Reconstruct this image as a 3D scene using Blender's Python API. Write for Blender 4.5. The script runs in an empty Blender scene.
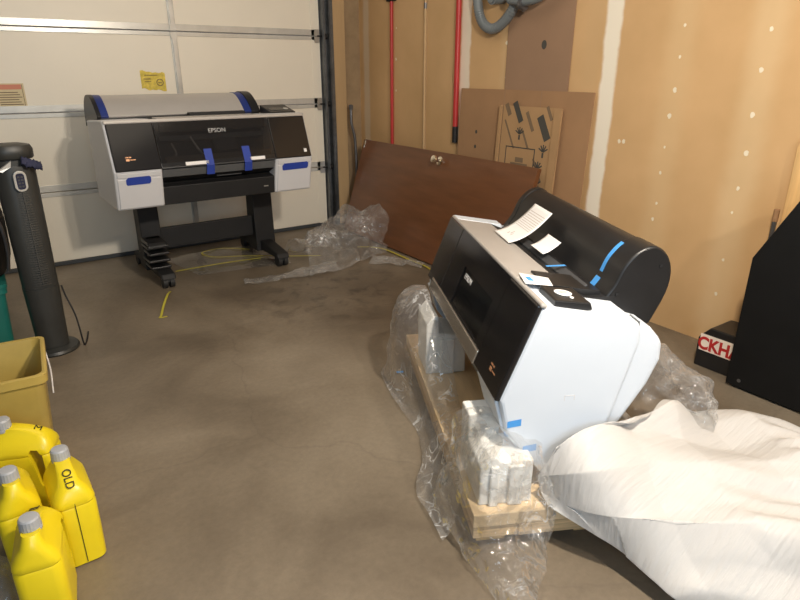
import bpy, bmesh, math, random
from mathutils import Vector, Matrix, noise, Euler
random.seed(4)
C = bpy.context.scene
COL = C.collection
PI = math.pi
R = math.radians

# ------------------------------------------------------------------ camera geometry (measured)
FPX = 600.0; PITCH = math.atan(229/600); YAW = R(34.6); EYE = 1.33
FW = Vector((math.sin(YAW)*math.cos(PITCH), math.cos(YAW)*math.cos(PITCH), -math.sin(PITCH)))
RT = Vector((math.cos(YAW), -math.sin(YAW), 0))
UP = RT.cross(FW)
def at(px, py, z):
    """world point at height z that was measured at photo pixel px, py"""
    r = FW + RT*((px-400)/FPX) + UP*((300-py)/FPX)
    return Vector((0, 0, EYE)) + r*((z-EYE)/r.z)

# ------------------------------------------------------------------ mesh helpers
class MB:
    def __init__(s): s.bm = bmesh.new()
    def _add(s, vs, fs, mi=0, M=None, smooth=False):
        bv = [s.bm.verts.new(M @ Vector(v) if M else Vector(v)) for v in vs]
        for f in fs:
            try:
                q = s.bm.faces.new([bv[i] for i in f]); q.material_index = mi; q.smooth = smooth
            except ValueError: pass
        return s
    def box(s, a, b, mi=0, M=None):
        x0, y0, z0 = a; x1, y1, z1 = b
        vs = [(x, y, z) for z in (z0, z1) for y in (y0, y1) for x in (x0, x1)]
        return s._add(vs, [(0,2,3,1),(4,5,7,6),(0,1,5,4),(1,3,7,5),(3,2,6,7),(2,0,4,6)], mi, M)
    def prism(s, prof, x0, x1, mi=0, M=None, cap=True, smooth=False):
        """profile of (y, z) pushed along x"""
        n = len(prof)
        vs = [(x0, y, z) for y, z in prof] + [(x1, y, z) for y, z in prof]
        fs = [(i, (i+1) % n, n+(i+1) % n, n+i) for i in range(n)]
        if cap: fs += [tuple(range(n))[::-1], tuple(range(n, 2*n))]
        return s._add(vs, fs, mi, M, smooth)
    def plate(s, poly, z0, z1, mi=0, M=None):
        n = len(poly)
        vs = [(x, y, z0) for x, y in poly] + [(x, y, z1) for x, y in poly]
        fs = [(i, (i+1) % n, n+(i+1) % n, n+i) for i in range(n)] + [tuple(range(n))[::-1], tuple(range(n, 2*n))]
        return s._add(vs, fs, mi, M)
    def loft(s, rings, mi=0, M=None, cap=True, smooth=True):
        n = len(rings[0]); vs = [p for r in rings for p in r]; fs = []
        for k in range(len(rings)-1):
            for i in range(n):
                fs.append((k*n+i, k*n+(i+1) % n, (k+1)*n+(i+1) % n, (k+1)*n+i))
        if cap: fs += [tuple(range(n))[::-1], tuple(range((len(rings)-1)*n, len(rings)*n))]
        return s._add(vs, fs, mi, M, smooth)
    def lathe(s, prof, n=28, mi=0, M=None):
        return s.loft([[(r*math.cos(2*PI*i/n), r*math.sin(2*PI*i/n), z) for i in range(n)] for r, z in prof], mi, M)
    def cyl(s, p, q, r, n=16, mi=0, r2=None):
        p = Vector(p); q = Vector(q); d = (q-p); L = d.length
        M = Matrix.Translation(p) @ d.to_track_quat('Z', 'Y').to_matrix().to_4x4()
        return s.lathe([(r, 0), (r if r2 is None else r2, L)], n, mi, M)
    def tube(s, pts, r, n=10, mi=0, sub=6, rib=None):
        pts = [Vector(p) for p in pts]; path = []
        for i in range(len(pts)-1):
            p0 = pts[max(i-1, 0)]; p1 = pts[i]; p2 = pts[i+1]; p3 = pts[min(i+2, len(pts)-1)]
            for k in range(sub):
                t = k/sub
                path.append(.5*((2*p1)+(p2-p0)*t+(2*p0-5*p1+4*p2-p3)*t*t+(3*p1-p0-3*p2+p3)*t**3))
        path.append(pts[-1]); rings = []; up = Vector((.13, .31, .94)).normalized()
        for i, p in enumerate(path):
            d = (path[min(i+1, len(path)-1)]-path[max(i-1, 0)]).normalized()
            a = d.cross(up)
            if a.length < 1e-3: a = d.cross(Vector((1, 0, 0)))
            a.normalize(); b = d.cross(a); up = a.cross(d)
            rr = r if rib is None else r*(1+rib*(1 if i % 2 else -1))
            rings.append([p+(a*math.cos(2*PI*k/n)+b*math.sin(2*PI*k/n))*rr for k in range(n)])
        return s.loft(rings, mi)
    def grid(s, fn, nu, nv, mi=0, smooth=True):
        vs = [fn(i/nu, j/nv) for j in range(nv+1) for i in range(nu+1)]
        fs = [(j*(nu+1)+i, j*(nu+1)+i+1, (j+1)*(nu+1)+i+1, (j+1)*(nu+1)+i) for j in range(nv) for i in range(nu)]
        return s._add(vs, fs, mi, None, smooth)
    def ribbon(s, pts, w, mi=0, th=.0012, sub=8, twist=0):
        """flat band lying along a path"""
        pts = [Vector(p) for p in pts]; path = []
        for i in range(len(pts)-1):
            p0 = pts[max(i-1, 0)]; p1 = pts[i]; p2 = pts[i+1]; p3 = pts[min(i+2, len(pts)-1)]
            for k in range(sub):
                t = k/sub
                path.append(.5*((2*p1)+(p2-p0)*t+(2*p0-5*p1+4*p2-p3)*t*t+(3*p1-p0-3*p2+p3)*t**3))
        path.append(pts[-1]); rings = []
        for i, p in enumerate(path):
            d = (path[min(i+1, len(path)-1)]-path[max(i-1, 0)]).normalized()
            a = d.cross(Vector((0, 0, 1))); a.normalize()
            if twist: a = Matrix.Rotation(twist*i/len(path), 3, d) @ a
            b = a.cross(d)
            rings.append([p+a*w/2+b*th/2, p-a*w/2+b*th/2, p-a*w/2-b*th/2, p+a*w/2-b*th/2])
        return s.loft(rings, mi, None, True, False)
    def build(s, name, mats, parent=None, bevel=0, seg=2, sharp=35, smooth=None):
        bmesh.ops.recalc_face_normals(s.bm, faces=s.bm.faces[:])
        me = bpy.data.meshes.new(name); s.bm.to_mesh(me); s.bm.free()
        if not isinstance(mats, (list, tuple)): mats = [mats]
        for m in mats: me.materials.append(m)
        if smooth is not None:
            for p in me.polygons: p.use_smooth = smooth
        if any(p.use_smooth for p in me.polygons): me.set_sharp_from_angle(angle=R(sharp))
        o = bpy.data.objects.new(name, me); COL.objects.link(o)
        if parent: o.parent = parent
        if bevel:
            b = o.modifiers.new('bevel', 'BEVEL'); b.width = bevel; b.segments = seg
            b.limit_method = 'ANGLE'; b.angle_limit = R(30); b.harden_normals = False
        return o

def tag(o, label=None, cat=None, group=None, kind=None):
    if label: o['label'] = label
    if cat: o['category'] = cat
    if group: o['group'] = group
    if kind: o['kind'] = kind
    return o
def thing(name, label, cat, loc=(0, 0, 0), rotz=0, group=None):
    o = bpy.data.objects.new(name, None); COL.objects.link(o)
    o.location = loc; o.rotation_euler = (0, 0, rotz); o.empty_display_size = .1
    return tag(o, label, cat, group)
def lettering(name, text, size, M, mat, parent, sx=1, depth=.0006, bold=0):
    cu = bpy.data.curves.new(name, 'FONT'); cu.body = text; cu.size = size; cu.extrude = depth; cu.offset = bold
    cu.align_x = 'CENTER'; cu.align_y = 'CENTER'
    t = bpy.data.objects.new(name, cu); COL.objects.link(t)
    bpy.context.view_layer.update()
    me = bpy.data.meshes.new_from_object(t.evaluated_get(bpy.context.evaluated_depsgraph_get()))
    bpy.data.objects.remove(t); bpy.data.curves.remove(cu)
    me.transform(M @ Matrix.Diagonal((sx, 1, 1, 1))); me.materials.clear(); me.materials.append(mat); me.name = name
    o = bpy.data.objects.new(name, me); COL.objects.link(o)
    if parent: o.parent = parent
    return o
def frame(o, ux, uy):
    """matrix whose x and y run along ux, uy, with origin o"""
    ux = Vector(ux).normalized(); uy = Vector(uy).normalized(); uz = ux.cross(uy).normalized(); uy = uz.cross(ux)
    return Matrix(((ux.x, uy.x, uz.x, o[0]), (ux.y, uy.y, uz.y, o[1]), (ux.z, uy.z, uz.z, o[2]), (0, 0, 0, 1)))

# ------------------------------------------------------------------ materials
def mat(name, col, rough=.5, metal=0, var=.06, scale=8, bump=0, bscale=60, spec=.5, col2=None, stretch=None, coat=0):
    m = bpy.data.materials.new(name); m.use_nodes = True; nt = m.node_tree; N = nt.nodes; L = nt.links
    b = N['Principled BSDF']; b.inputs['Roughness'].default_value = rough; b.inputs['Metallic'].default_value = metal
    b.inputs['Specular IOR Level'].default_value = spec
    b.inputs['Coat Weight'].default_value = coat
    tc = N.new('ShaderNodeTexCoord'); mp = N.new('ShaderNodeMapping'); L.new(tc.outputs['Object'], mp.inputs['Vector'])
    if stretch: mp.inputs['Scale'].default_value = stretch
    n = N.new('ShaderNodeTexNoise'); n.inputs['Scale'].default_value = scale; n.inputs['Detail'].default_value = 6
    n.inputs['Roughness'].default_value = .6
    L.new(mp.outputs['Vector'], n.inputs['Vector'])
    r = N.new('ShaderNodeValToRGB'); L.new(n.outputs['Fac'], r.inputs['Fac'])
    c1 = tuple(max(0, c*(1-var)) for c in col[:3]); c2 = col2 or tuple(min(1, c*(1+var)) for c in col[:3])
    r.color_ramp.elements[0].color = (*c1, 1); r.color_ramp.elements[1].color = (*c2, 1)
    r.color_ramp.elements[0].position = .32; r.color_ramp.elements[1].position = .68
    L.new(r.outputs['Color'], b.inputs['Base Color'])
    if bump:
        n2 = N.new('ShaderNodeTexNoise'); n2.inputs['Scale'].default_value = bscale; n2.inputs['Detail'].default_value = 4
        L.new(mp.outputs['Vector'], n2.inputs['Vector'])
        bp = N.new('ShaderNodeBump'); bp.inputs['Strength'].default_value = bump; bp.inputs['Distance'].default_value = .01
        L.new(n2.outputs['Fac'], bp.inputs['Height']); L.new(bp.outputs['Normal'], b.inputs['Normal'])
    return m

def film_mat(name, base=.02, edge=.35, crease=.35, rough=.07, scale=11):
    """clear polythene: lets most light through, milky only along creases and at grazing angles, sharp glints"""
    m = bpy.data.materials.new(name); m.use_nodes = True; nt = m.node_tree; N = nt.nodes; L = nt.links
    b = N['Principled BSDF']; b.inputs['Base Color'].default_value = (.9, .9, .9, 1); b.inputs['Roughness'].default_value = .35
    tr = N.new('ShaderNodeBsdfTransparent'); tr.inputs['Color'].default_value = (.965, .965, .96, 1)
    tc = N.new('ShaderNodeTexCoord')
    lw = N.new('ShaderNodeLayerWeight'); lw.inputs['Blend'].default_value = .3
    pw = N.new('ShaderNodeMath'); pw.operation = 'POWER'; pw.inputs[1].default_value = 2.2; L.new(lw.outputs['Facing'], pw.inputs[0])
    n = N.new('ShaderNodeTexNoise'); n.inputs['Scale'].default_value = scale; n.inputs['Detail'].default_value = 3; n.inputs['Distortion'].default_value = 1.2
    L.new(tc.outputs['Object'], n.inputs['Vector'])
    sb = N.new('ShaderNodeMath'); sb.operation = 'SUBTRACT'; sb.inputs[1].default_value = .5; L.new(n.outputs['Fac'], sb.inputs[0])
    ab = N.new('ShaderNodeMath'); ab.operation = 'ABSOLUTE'; L.new(sb.outputs[0], ab.inputs[0])
    mr = N.new('ShaderNodeMapRange'); mr.inputs['From Min'].default_value = 0; mr.inputs['From Max'].default_value = .03
    mr.inputs['To Min'].default_value = base+crease; mr.inputs['To Max'].default_value = base; L.new(ab.outputs[0], mr.inputs['Value'])
    # only some creases go milky; their white also paints in glints
    n3 = N.new('ShaderNodeTexNoise'); n3.inputs['Scale'].default_value = 5; L.new(tc.outputs['Object'], n3.inputs['Vector'])
    m3 = N.new('ShaderNodeMapRange'); m3.inputs['From Min'].default_value = .45; m3.inputs['From Max'].default_value = .65; L.new(n3.outputs['Fac'], m3.inputs['Value'])
    mm = N.new('ShaderNodeMath'); mm.operation = 'MULTIPLY_ADD'; mm.inputs[2].default_value = base; L.new(mr.outputs[0], mm.inputs[0]); L.new(m3.outputs[0], mm.inputs[1])
    ma = N.new('ShaderNodeMath'); ma.operation = 'MULTIPLY_ADD'; ma.inputs[1].default_value = edge; ma.use_clamp = True
    L.new(pw.outputs[0], ma.inputs[0]); L.new(mm.outputs[0], ma.inputs[2])
    mx = N.new('ShaderNodeMixShader'); L.new(ma.outputs[0], mx.inputs['Fac']); L.new(tr.outputs[0], mx.inputs[1]); L.new(b.outputs[0], mx.inputs[2])
    gl = N.new('ShaderNodeBsdfGlossy'); gl.inputs['Roughness'].default_value = rough
    fr = N.new('ShaderNodeFresnel'); fr.inputs['IOR'].default_value = 1.5
    fm = N.new('ShaderNodeMath'); fm.operation = 'MINIMUM'; fm.inputs[1].default_value = .35; L.new(fr.outputs[0], fm.inputs[0])
    mx2 = N.new('ShaderNodeMixShader'); L.new(fm.outputs[0], mx2.inputs['Fac']); L.new(mx.outputs[0], mx2.inputs[1]); L.new(gl.outputs[0], mx2.inputs[2])
    bp = N.new('ShaderNodeBump'); bp.inputs['Strength'].default_value = .9; bp.inputs['Distance'].default_value = .012
    L.new(ab.outputs[0], bp.inputs['Height'])
    for q in (b, gl, fr): L.new(bp.outputs['Normal'], q.inputs['Normal'])
    L.new(mx2.outputs[0], N['Material Output'].inputs['Surface'])
    return m

def glass_mat(name, tint=(.02, .02, .025), fac=.5):
    m = bpy.data.materials.new(name); m.use_nodes = True; nt = m.node_tree; N = nt.nodes; L = nt.links
    b = N['Principled BSDF']; b.inputs['Base Color'].default_value = (*tint, 1); b.inputs['Roughness'].default_value = .08
    n = N.new('ShaderNodeTexNoise'); n.inputs['Scale'].default_value = 5
    mr = N.new('ShaderNodeMapRange'); mr.inputs['To Min'].default_value = .07; mr.inputs['To Max'].default_value = .16
    L.new(n.outputs['Fac'], mr.inputs['Value']); L.new(mr.outputs['Result'], b.inputs['Roughness'])
    tr = N.new('ShaderNodeBsdfTransparent'); mx = N.new('ShaderNodeMixShader'); mx.inputs['Fac'].default_value = fac
    L.new(tr.outputs[0], mx.inputs[1]); L.new(b.outputs[0], mx.inputs[2]); L.new(mx.outputs[0], N['Material Output'].inputs['Surface'])
    return m

def floor_mat():
    m = bpy.data.materials.new('concrete'); m.use_nodes = True; nt = m.node_tree; N = nt.nodes; L = nt.links
    b = N['Principled BSDF']; tc = N.new('ShaderNodeTexCoord')
    def nz(scale, det=6, rough=.6, dist=0):
        n = N.new('ShaderNodeTexNoise'); n.inputs['Scale'].default_value = scale; n.inputs['Detail'].default_value = det
        n.inputs['Roughness'].default_value = rough; n.inputs['Distortion'].default_value = dist
        L.new(tc.outputs['Object'], n.inputs['Vector']); return n.outputs['Fac']
    def ramp(f, stops):
        r = N.new('ShaderNodeValToRGB'); L.new(f, r.inputs['Fac']); e = r.color_ramp.elements
        while len(e) < len(stops): e.new(.5)
        for k, (p, c) in enumerate(stops): e[k].position = p; e[k].color = (*c, 1)
        return r.outputs['Color']
    def mixc(f, a, b_, mode='MIX'):
        x = N.new('ShaderNodeMix'); x.data_type = 'RGBA'; x.blend_type = mode
        if isinstance(f, (int, float)): x.inputs[0].default_value = f
        else: L.new(f, x.inputs[0])
        L.new(a, x.inputs[6])
        if isinstance(b_, tuple): x.inputs[7].default_value = (*b_, 1)
        else: L.new(b_, x.inputs[7])
        return x.outputs[2]
    base = ramp(nz(1.3, 6, .55, .5), [(.28, (.12, .092, .063)), (.5, (.215, .172, .122)), (.72, (.30, .247, .182))])
    fine = ramp(nz(45, 5, .7), [(.3, (.88, .88, .88)), (.7, (1.08, 1.08, 1.08))])
    c = mixc(1, base, fine, 'MULTIPLY')
    st = ramp(nz(.9, 4, .5, .8), [(.5, (0, 0, 0)), (.68, (1, 1, 1))])
    sx = N.new('ShaderNodeMath'); sx.operation = 'MULTIPLY'; sx.inputs[1].default_value = .55; L.new(st, sx.inputs[0])
    c = mixc(sx.outputs[0], c, (.095, .072, .05))
    # a run of oil spots in front of the far printer
    mp = N.new('ShaderNodeMapping'); mp.inputs['Location'].default_value = (-1.75, -3.25, 0); L.new(tc.outputs['Object'], mp.inputs['Vector'])
    ln = N.new('ShaderNodeVectorMath'); ln.operation = 'LENGTH'; L.new(mp.outputs[0], ln.inputs[0])
    mr = N.new('ShaderNodeMapRange'); mr.inputs['From Min'].default_value = .15; mr.inputs['From Max'].default_value = .75
    mr.inputs['To Min'].default_value = 1; mr.inputs['To Max'].default_value = 0; L.new(ln.outputs['Value'], mr.inputs['Value'])
    sp = ramp(nz(9, 4, .6, .6), [(.5, (0, 0, 0)), (.66, (1, 1, 1))])
    mm = N.new('ShaderNodeMath'); mm.operation = 'MULTIPLY'; L.new(mr.outputs[0], mm.inputs[0]); L.new(sp, mm.inputs[1])
    m3 = N.new('ShaderNodeMath'); m3.operation = 'MULTIPLY'; m3.inputs[1].default_value = .95; L.new(mm.outputs[0], m3.inputs[0])
    c = mixc(m3.outputs[0], c, (.07, .055, .04))
    # hairline cracks
    vo = N.new('ShaderNodeTexVoronoi'); vo.feature = 'DISTANCE_TO_EDGE'; vo.inputs['Scale'].default_value = .85
    wv = N.new('ShaderNodeTexNoise'); wv.inputs['Scale'].default_value = 3; wv.inputs['Detail'].default_value = 6; L.new(tc.outputs['Object'], wv.inputs['Vector'])
    av = N.new('ShaderNodeVectorMath'); av.operation = 'MULTIPLY_ADD'; av.inputs[1].default_value = (.3, .3, .3)
    L.new(wv.outputs['Color'], av.inputs[0]); L.new(tc.outputs['Object'], av.inputs[2]); L.new(av.outputs[0], vo.inputs['Vector'])
    cr = ramp(vo.outputs['Distance'], [(.0, (1, 1, 1)), (.006, (0, 0, 0))])
    c2 = N.new('ShaderNodeMath'); c2.operation = 'MULTIPLY'; c2.inputs[1].default_value = .2; L.new(cr, c2.inputs[0])
    c = mixc(c2.outputs[0], c, (.08, .06, .05))
    L.new(c, b.inputs['Base Color'])
    rr = N.new('ShaderNodeMapRange'); rr.inputs['To Min'].default_value = .32; rr.inputs['To Max'].default_value = .6
    L.new(nz(3, 5), rr.inputs['Value']); L.new(rr.outputs[0], b.inputs['Roughness'])
    bp = N.new('ShaderNodeBump'); bp.inputs['Strength'].default_value = .15; bp.inputs['Distance'].default_value = .01
    L.new(nz(25, 6, .7), bp.inputs['Height']); L.new(bp.outputs[0], b.inputs['Normal'])
    return m

def drywall_mat(name, bands, base1, base2):
    """paper-faced drywall; bands = (axis position, half width, strength, colour) of joint compound running up the wall (object y)"""
    m = bpy.data.materials.new(name); m.use_nodes = True; nt = m.node_tree; N = nt.nodes; L = nt.links
    b = N['Principled BSDF']; b.inputs['Roughness'].default_value = .6; tc = N.new('ShaderNodeTexCoord')
    sep = N.new('ShaderNodeSeparateXYZ'); L.new(tc.outputs['Object'], sep.inputs[0])
    n = N.new('ShaderNodeTexNoise'); n.inputs['Scale'].default_value = 2.2; n.inputs['Detail'].default_value = 6; L.new(tc.outputs['Object'], n.inputs['Vector'])
    r = N.new('ShaderNodeValToRGB'); r.color_ramp.elements[0].position = .3; r.color_ramp.elements[1].position = .7
    r.color_ramp.elements[0].color = (*base1, 1); r.color_ramp.elements[1].color = (*base2, 1); L.new(n.outputs['Fac'], r.inputs['Fac'])
    col = r.outputs['Color']
    e = N.new('ShaderNodeTexNoise'); e.inputs['Scale'].default_value = 7; e.inputs['Detail'].default_value = 5; L.new(tc.outputs['Object'], e.inputs['Vector'])
    for pos, hw, st, cc, soft in bands:
        sb = N.new('ShaderNodeMath'); sb.operation = 'SUBTRACT'; sb.inputs[1].default_value = pos; L.new(sep.outputs['Y'], sb.inputs[0])
        ab = N.new('ShaderNodeMath'); ab.operation = 'ABSOLUTE'; L.new(sb.outputs[0], ab.inputs[0])
        ad = N.new('ShaderNodeMath'); ad.operation = 'MULTIPLY_ADD'; ad.inputs[1].default_value = hw*.9; L.new(e.outputs['Fac'], ad.inputs[0]); L.new(ab.outputs[0], ad.inputs[2])
        mr = N.new('ShaderNodeMapRange'); mr.interpolation_type = 'SMOOTHSTEP'
        mr.inputs['From Min'].default_value = hw*1.45-soft; mr.inputs['From Max'].default_value = hw*1.45+soft
        mr.inputs['To Min'].default_value = st; mr.inputs['To Max'].default_value = 0; L.new(ad.outputs[0], mr.inputs['Value'])
        x = N.new('ShaderNodeMix'); x.data_type = 'RGBA'; L.new(mr.outputs[0], x.inputs[0]); L.new(col, x.inputs[6]); x.inputs[7].default_value = (*cc, 1)
        col = x.outputs[2]
    L.new(col, b.inputs['Base Color'])
    return m

M_floor = floor_mat()
CW = (.92, .84, .70)
M_wall = drywall_mat('drywall', [(2.255, .05, 1, CW, .012), (3.47, .05, .85, CW, .012), (4.79, .045, .55, (.72, .62, .47), .02),
      (1.85, .07, .22, (.8, .62, .36), .05), (1.44, .07, .28, (.85, .68, .42), .05), (2.38, .05, .3, (.62, .42, .22), .04),
      (3.06, .05, .25, (.7, .52, .3), .03), (3.93, .012, .5, (.75, .6, .4), .004)], (.56, .35, .162), (.68, .435, .215))
M_nail = mat('joint_compound', (.86, .76, .58), .7)
M_backwall = mat('shaded_drywall', (.33, .23, .13), .8, var=.12)  # same drywall, with its shade put into a darker base colour
M_jamb = mat('jamb_wood', (.55, .37, .19), .6, var=.15, scale=4, stretch=(1, 1, .15))
M_door = mat('cream_steel', (.86, .80, .68), .45, var=.02, scale=2, bump=.06, bscale=70)
M_strip = mat('greyish_strip', (.62, .61, .57), .3, metal=.25, var=.1)
M_stile = mat('galvanised', (.5, .5, .48), .35, metal=.7, var=.12)
M_rail = mat('dark_galvanised', (.16, .17, .18), .4, metal=.7, var=.25, scale=12)
M_seal = mat('rubber_seal', (.05, .055, .06), .7)
M_white = mat('white_plastic', (.68, .74, .82), .38, var=.01)  # bluish tint paints the cool light on the housing into the base
M_offwhite = mat('grey_white_plastic', (.66, .66, .68), .4, var=.015)
M_black = mat('black_plastic', (.012, .012, .013), .38, var=.2)
M_gloss = mat('gloss_black', (.012, .011, .012), .16, var=.1)
M_matte = mat('matte_black', (.010, .010, .011), .6, var=.2)
M_cabinet = mat('black_laminate', (.006, .0062, .0065), .55, var=.2, spec=.25)
M_darkgrey = mat('dark_grey_plastic', (.06, .062, .066), .4, var=.1)
M_midgrey = mat('mid_grey_plastic', (.13, .135, .14), .4, var=.08)
M_reflection = mat('brown_reflection', (.13, .105, .085), .3, var=.1)  # painted reflection for the standing printer's window
M_silver = mat('silver_plastic', (.52, .49, .46), .34, metal=.25, var=.03)
M_silverband = mat('brushed_band', (.5, .45, .39), .25, metal=.8, var=.05)
M_blue = mat('navy_plastic', (.015, .035, .20), .4, var=.1)
M_tape = mat('painter_tape', (.018, .05, .34), .6, var=.08)
M_tapel = mat('light_blue_tape', (.07, .33, .78), .6, var=.06)
M_window = glass_mat('tinted_window', (.02, .018, .018), .55)
M_windowd = glass_mat('dark_window', (.008, .008, .009), .8)
M_copper = mat('copper_print', (.75, .38, .2), .35, metal=.4)
M_print = mat('grey_print', (.5, .5, .5), .5)
M_rubber = mat('rubber', (.02, .02, .02), .6)
M_slab = mat('walnut_veneer', (.165, .064, .025), .30, var=.16, scale=6, stretch=(1, .4, 3), coat=.15)
M_slabedge = mat('veneer_edge', (.2, .09, .035), .5)
M_chrome = mat('brass_chrome', (.8, .74, .62), .15, metal=1)
M_card = mat('cardboard', (.37, .21, .105), .75, var=.08, scale=3)
M_cardgrey = mat('greyed_cardboard', (.335, .205, .125), .75, var=.07, scale=2)
M_cardlight = mat('light_cardboard', (.43, .26, .125), .75, var=.07, scale=3)
M_ink = mat('box_ink', (.07, .065, .055), .8)
M_inkgrey = mat('faded_box_ink', (.2, .135, .08), .8)
M_red = mat('red_enamel', (.48, .03, .028), .4, var=.1)
M_hose = mat('grey_hose', (.17, .19, .2), .4, var=.1)
M_steel = mat('dull_steel', (.2, .2, .21), .35, metal=.8, var=.2)
M_pine = mat('pine', (.72, .45, .19), .55, var=.2, scale=7, stretch=(.3, 3, 1))
M_pineup = mat('pine_upright', (.75, .47, .2), .55, var=.2, scale=7, stretch=(3, 3, .3))
M_ply = mat('plywood', (.74, .55, .33), .6, var=.2, scale=6, stretch=(.35, 2.5, 1))
M_plyedge = mat('plywood_edge', (.60, .42, .23), .65, var=.35, scale=14, stretch=(.2, .2, 7))
M_foam = mat('styrofoam', (.82, .81, .78), .8, var=.03, scale=60, bump=.25, bscale=160)
M_paper = mat('paper', (.88, .86, .85), .6, var=.02)
M_yellow = mat('yellow_hdpe', (.82, .64, .012), .34, var=.05, scale=5)
M_cap = mat('grey_cap', (.4, .41, .43), .45, var=.05)
M_marker = mat('marker_ink', (.02, .017, .01), .5)
M_bin = mat('mustard_plastic', (.46, .335, .085), .42, var=.1, scale=6)
M_fan = mat('charcoal_plastic', (.032, .033, .031), .42, var=.15)
M_fan2 = mat('grille_plastic', (.05, .05, .046), .45, var=.15)
M_remote = mat('remote_rim', (.62, .61, .58), .3, metal=.4)
M_teal = mat('teal_plastic', (.012, .16, .13), .45, var=.12)
M_cloth = mat('navy_cloth', (.018, .02, .05), .8, var=.3)
M_strap = mat('yellow_strapping', (.62, .55, .07), .35, var=.08)
M_tag = mat('yellow_tag', (.72, .56, .08), .55, var=.2, scale=40)
M_sign = mat('cream_sign', (.66, .55, .33), .5, var=.05)
M_signred = mat('sign_red', (.62, .22, .13), .5)
M_label = mat('label_white', (.82, .72, .62), .55)
M_labelred = mat('label_red', (.45, .02, .02), .5)
M_film = film_mat('clear_film', .06, .45, .5)
M_film2 = film_mat('hazy_film', .08, .40, .45, scale=16)
M_filmflat = film_mat('flat_film', .06, .05, .12, scale=5)

def sheet_mat():
    m = bpy.data.materials.new('foam_sheet'); m.use_nodes = True; nt = m.node_tree; N = nt.nodes; L = nt.links
    b = N['Principled BSDF']; b.inputs['Base Color'].default_value = (.70, .685, .67, 1); b.inputs['Roughness'].default_value = .5
    tl = N.new('ShaderNodeBsdfTranslucent'); tl.inputs['Color'].default_value = (.7, .68, .65, 1)
    mx = N.new('ShaderNodeMixShader'); mx.inputs['Fac'].default_value = .25
    tc = N.new('ShaderNodeTexCoord'); mp = N.new('ShaderNodeMapping'); mp.inputs['Rotation'].default_value = (0, 0, R(28)); mp.inputs['Scale'].default_value = (5, 60, 8)
    L.new(tc.outputs['Object'], mp.inputs[0]); n = N.new('ShaderNodeTexNoise'); n.inputs['Scale'].default_value = 1; n.inputs['Detail'].default_value = 5
    L.new(mp.outputs[0], n.inputs['Vector']); bp = N.new('ShaderNodeBump'); bp.inputs['Strength'].default_value = .55; bp.inputs['Distance'].default_value = .012
    L.new(n.outputs['Fac'], bp.inputs['Height']); L.new(bp.outputs[0], b.inputs['Normal'])
    L.new(b.outputs[0], mx.inputs[1]); L.new(tl.outputs[0], mx.inputs[2]); L.new(mx.outputs[0], N['Material Output'].inputs['Surface'])
    return m
M_sheet = sheet_mat()

# ================================================================== the room
WX = 2.95          # right wall
DY = 4.85          # inside face of the garage door
def struct(name, mb, m, parent=None, **k):
    o = mb.build(name, m, parent, **k)
    if parent is None: o['kind'] = 'structure'
    return o
mb = MB(); mb.box((-2.7, -2.2, -.12), (3.1, 5.3, 0)); struct('floor', mb, M_floor)
mb = MB(); mb.box((WX, -2.2, 0), (WX+.12, 5.05, 2.75))
for yy, zs in ((1.85, (1.538, 1.395, 1.241, 1.115, .96, .828, .666, .578, .4, .25, 1.7, 1.86)),
               (1.44, (1.501, 1.334, 1.142, .972, .807, .69, .452, .271, 1.68)),
               (2.13, (.965,)), (2.105, (.967,)), (3.06, (1.29, 1.5)), (2.66, (1.42,)), (4.33, (1.18, 1.42, 1.65))):
    for z in zs:
        r_ = random.uniform(.006, .012)
        n_ = 10; y0 = yy+random.uniform(-.008, .008)
        ring = [(WX-.0008, y0+r_*math.cos(2*PI*i/n_)*random.uniform(.7, 1.2), z+r_*1.2*math.sin(2*PI*i/n_)) for i in range(n_)]
        mb._add(ring, [tuple(range(n_))], 1)
struct('wall_right', mb, [M_wall, M_nail])
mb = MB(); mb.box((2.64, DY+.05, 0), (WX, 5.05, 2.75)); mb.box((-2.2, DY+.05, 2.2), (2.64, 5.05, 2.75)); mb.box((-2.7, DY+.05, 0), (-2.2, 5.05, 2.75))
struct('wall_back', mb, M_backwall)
mb = MB(); mb.box((2.645, DY-.02, 0), (2.765, DY+.05, 2.2)); struct('trim_1', mb, M_jamb, bevel=.004)
# sectional garage door
gd = bpy.data.objects.new('door_1', None); COL.objects.link(gd); gd['kind'] = 'structure'
SEC = .533
for k in range(4):
    z0 = k*SEC+(.03 if k == 0 else .004); z1 = (k+1)*SEC-.003
    mb = MB(); mb.box((-2.2, DY, z0), (2.53, DY+.05, z1)); o = mb.build('door_section', M_door, gd, bevel=.006)
    mb = MB(); mb.box((-2.2, DY-.006, z1-.028), (2.53, DY+.002, z1)); mb.build('section_rail', M_strip, gd, bevel=.002)
    if k: mb = MB(); mb.box((-2.2, DY-.006, z0), (2.53, DY+.002, z0+.045)); mb.build('section_rail', M_strip, gd, bevel=.002)
    for sx in (1.345, -.45):
        mb = MB(); mb.box((sx-.014, DY-.014, z0+.01), (sx+.014, DY, z1-.01)); mb.box((sx-.024, DY-.004, z0+.01), (sx+.024, DY, z1-.01)); mb.build('stile', M_stile, gd, bevel=.003)
    mb = MB(); mb.box((2.455, DY-.006, z0), (2.53, DY, z1)); mb.build('end_stile', M_door, gd, bevel=.002)
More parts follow.
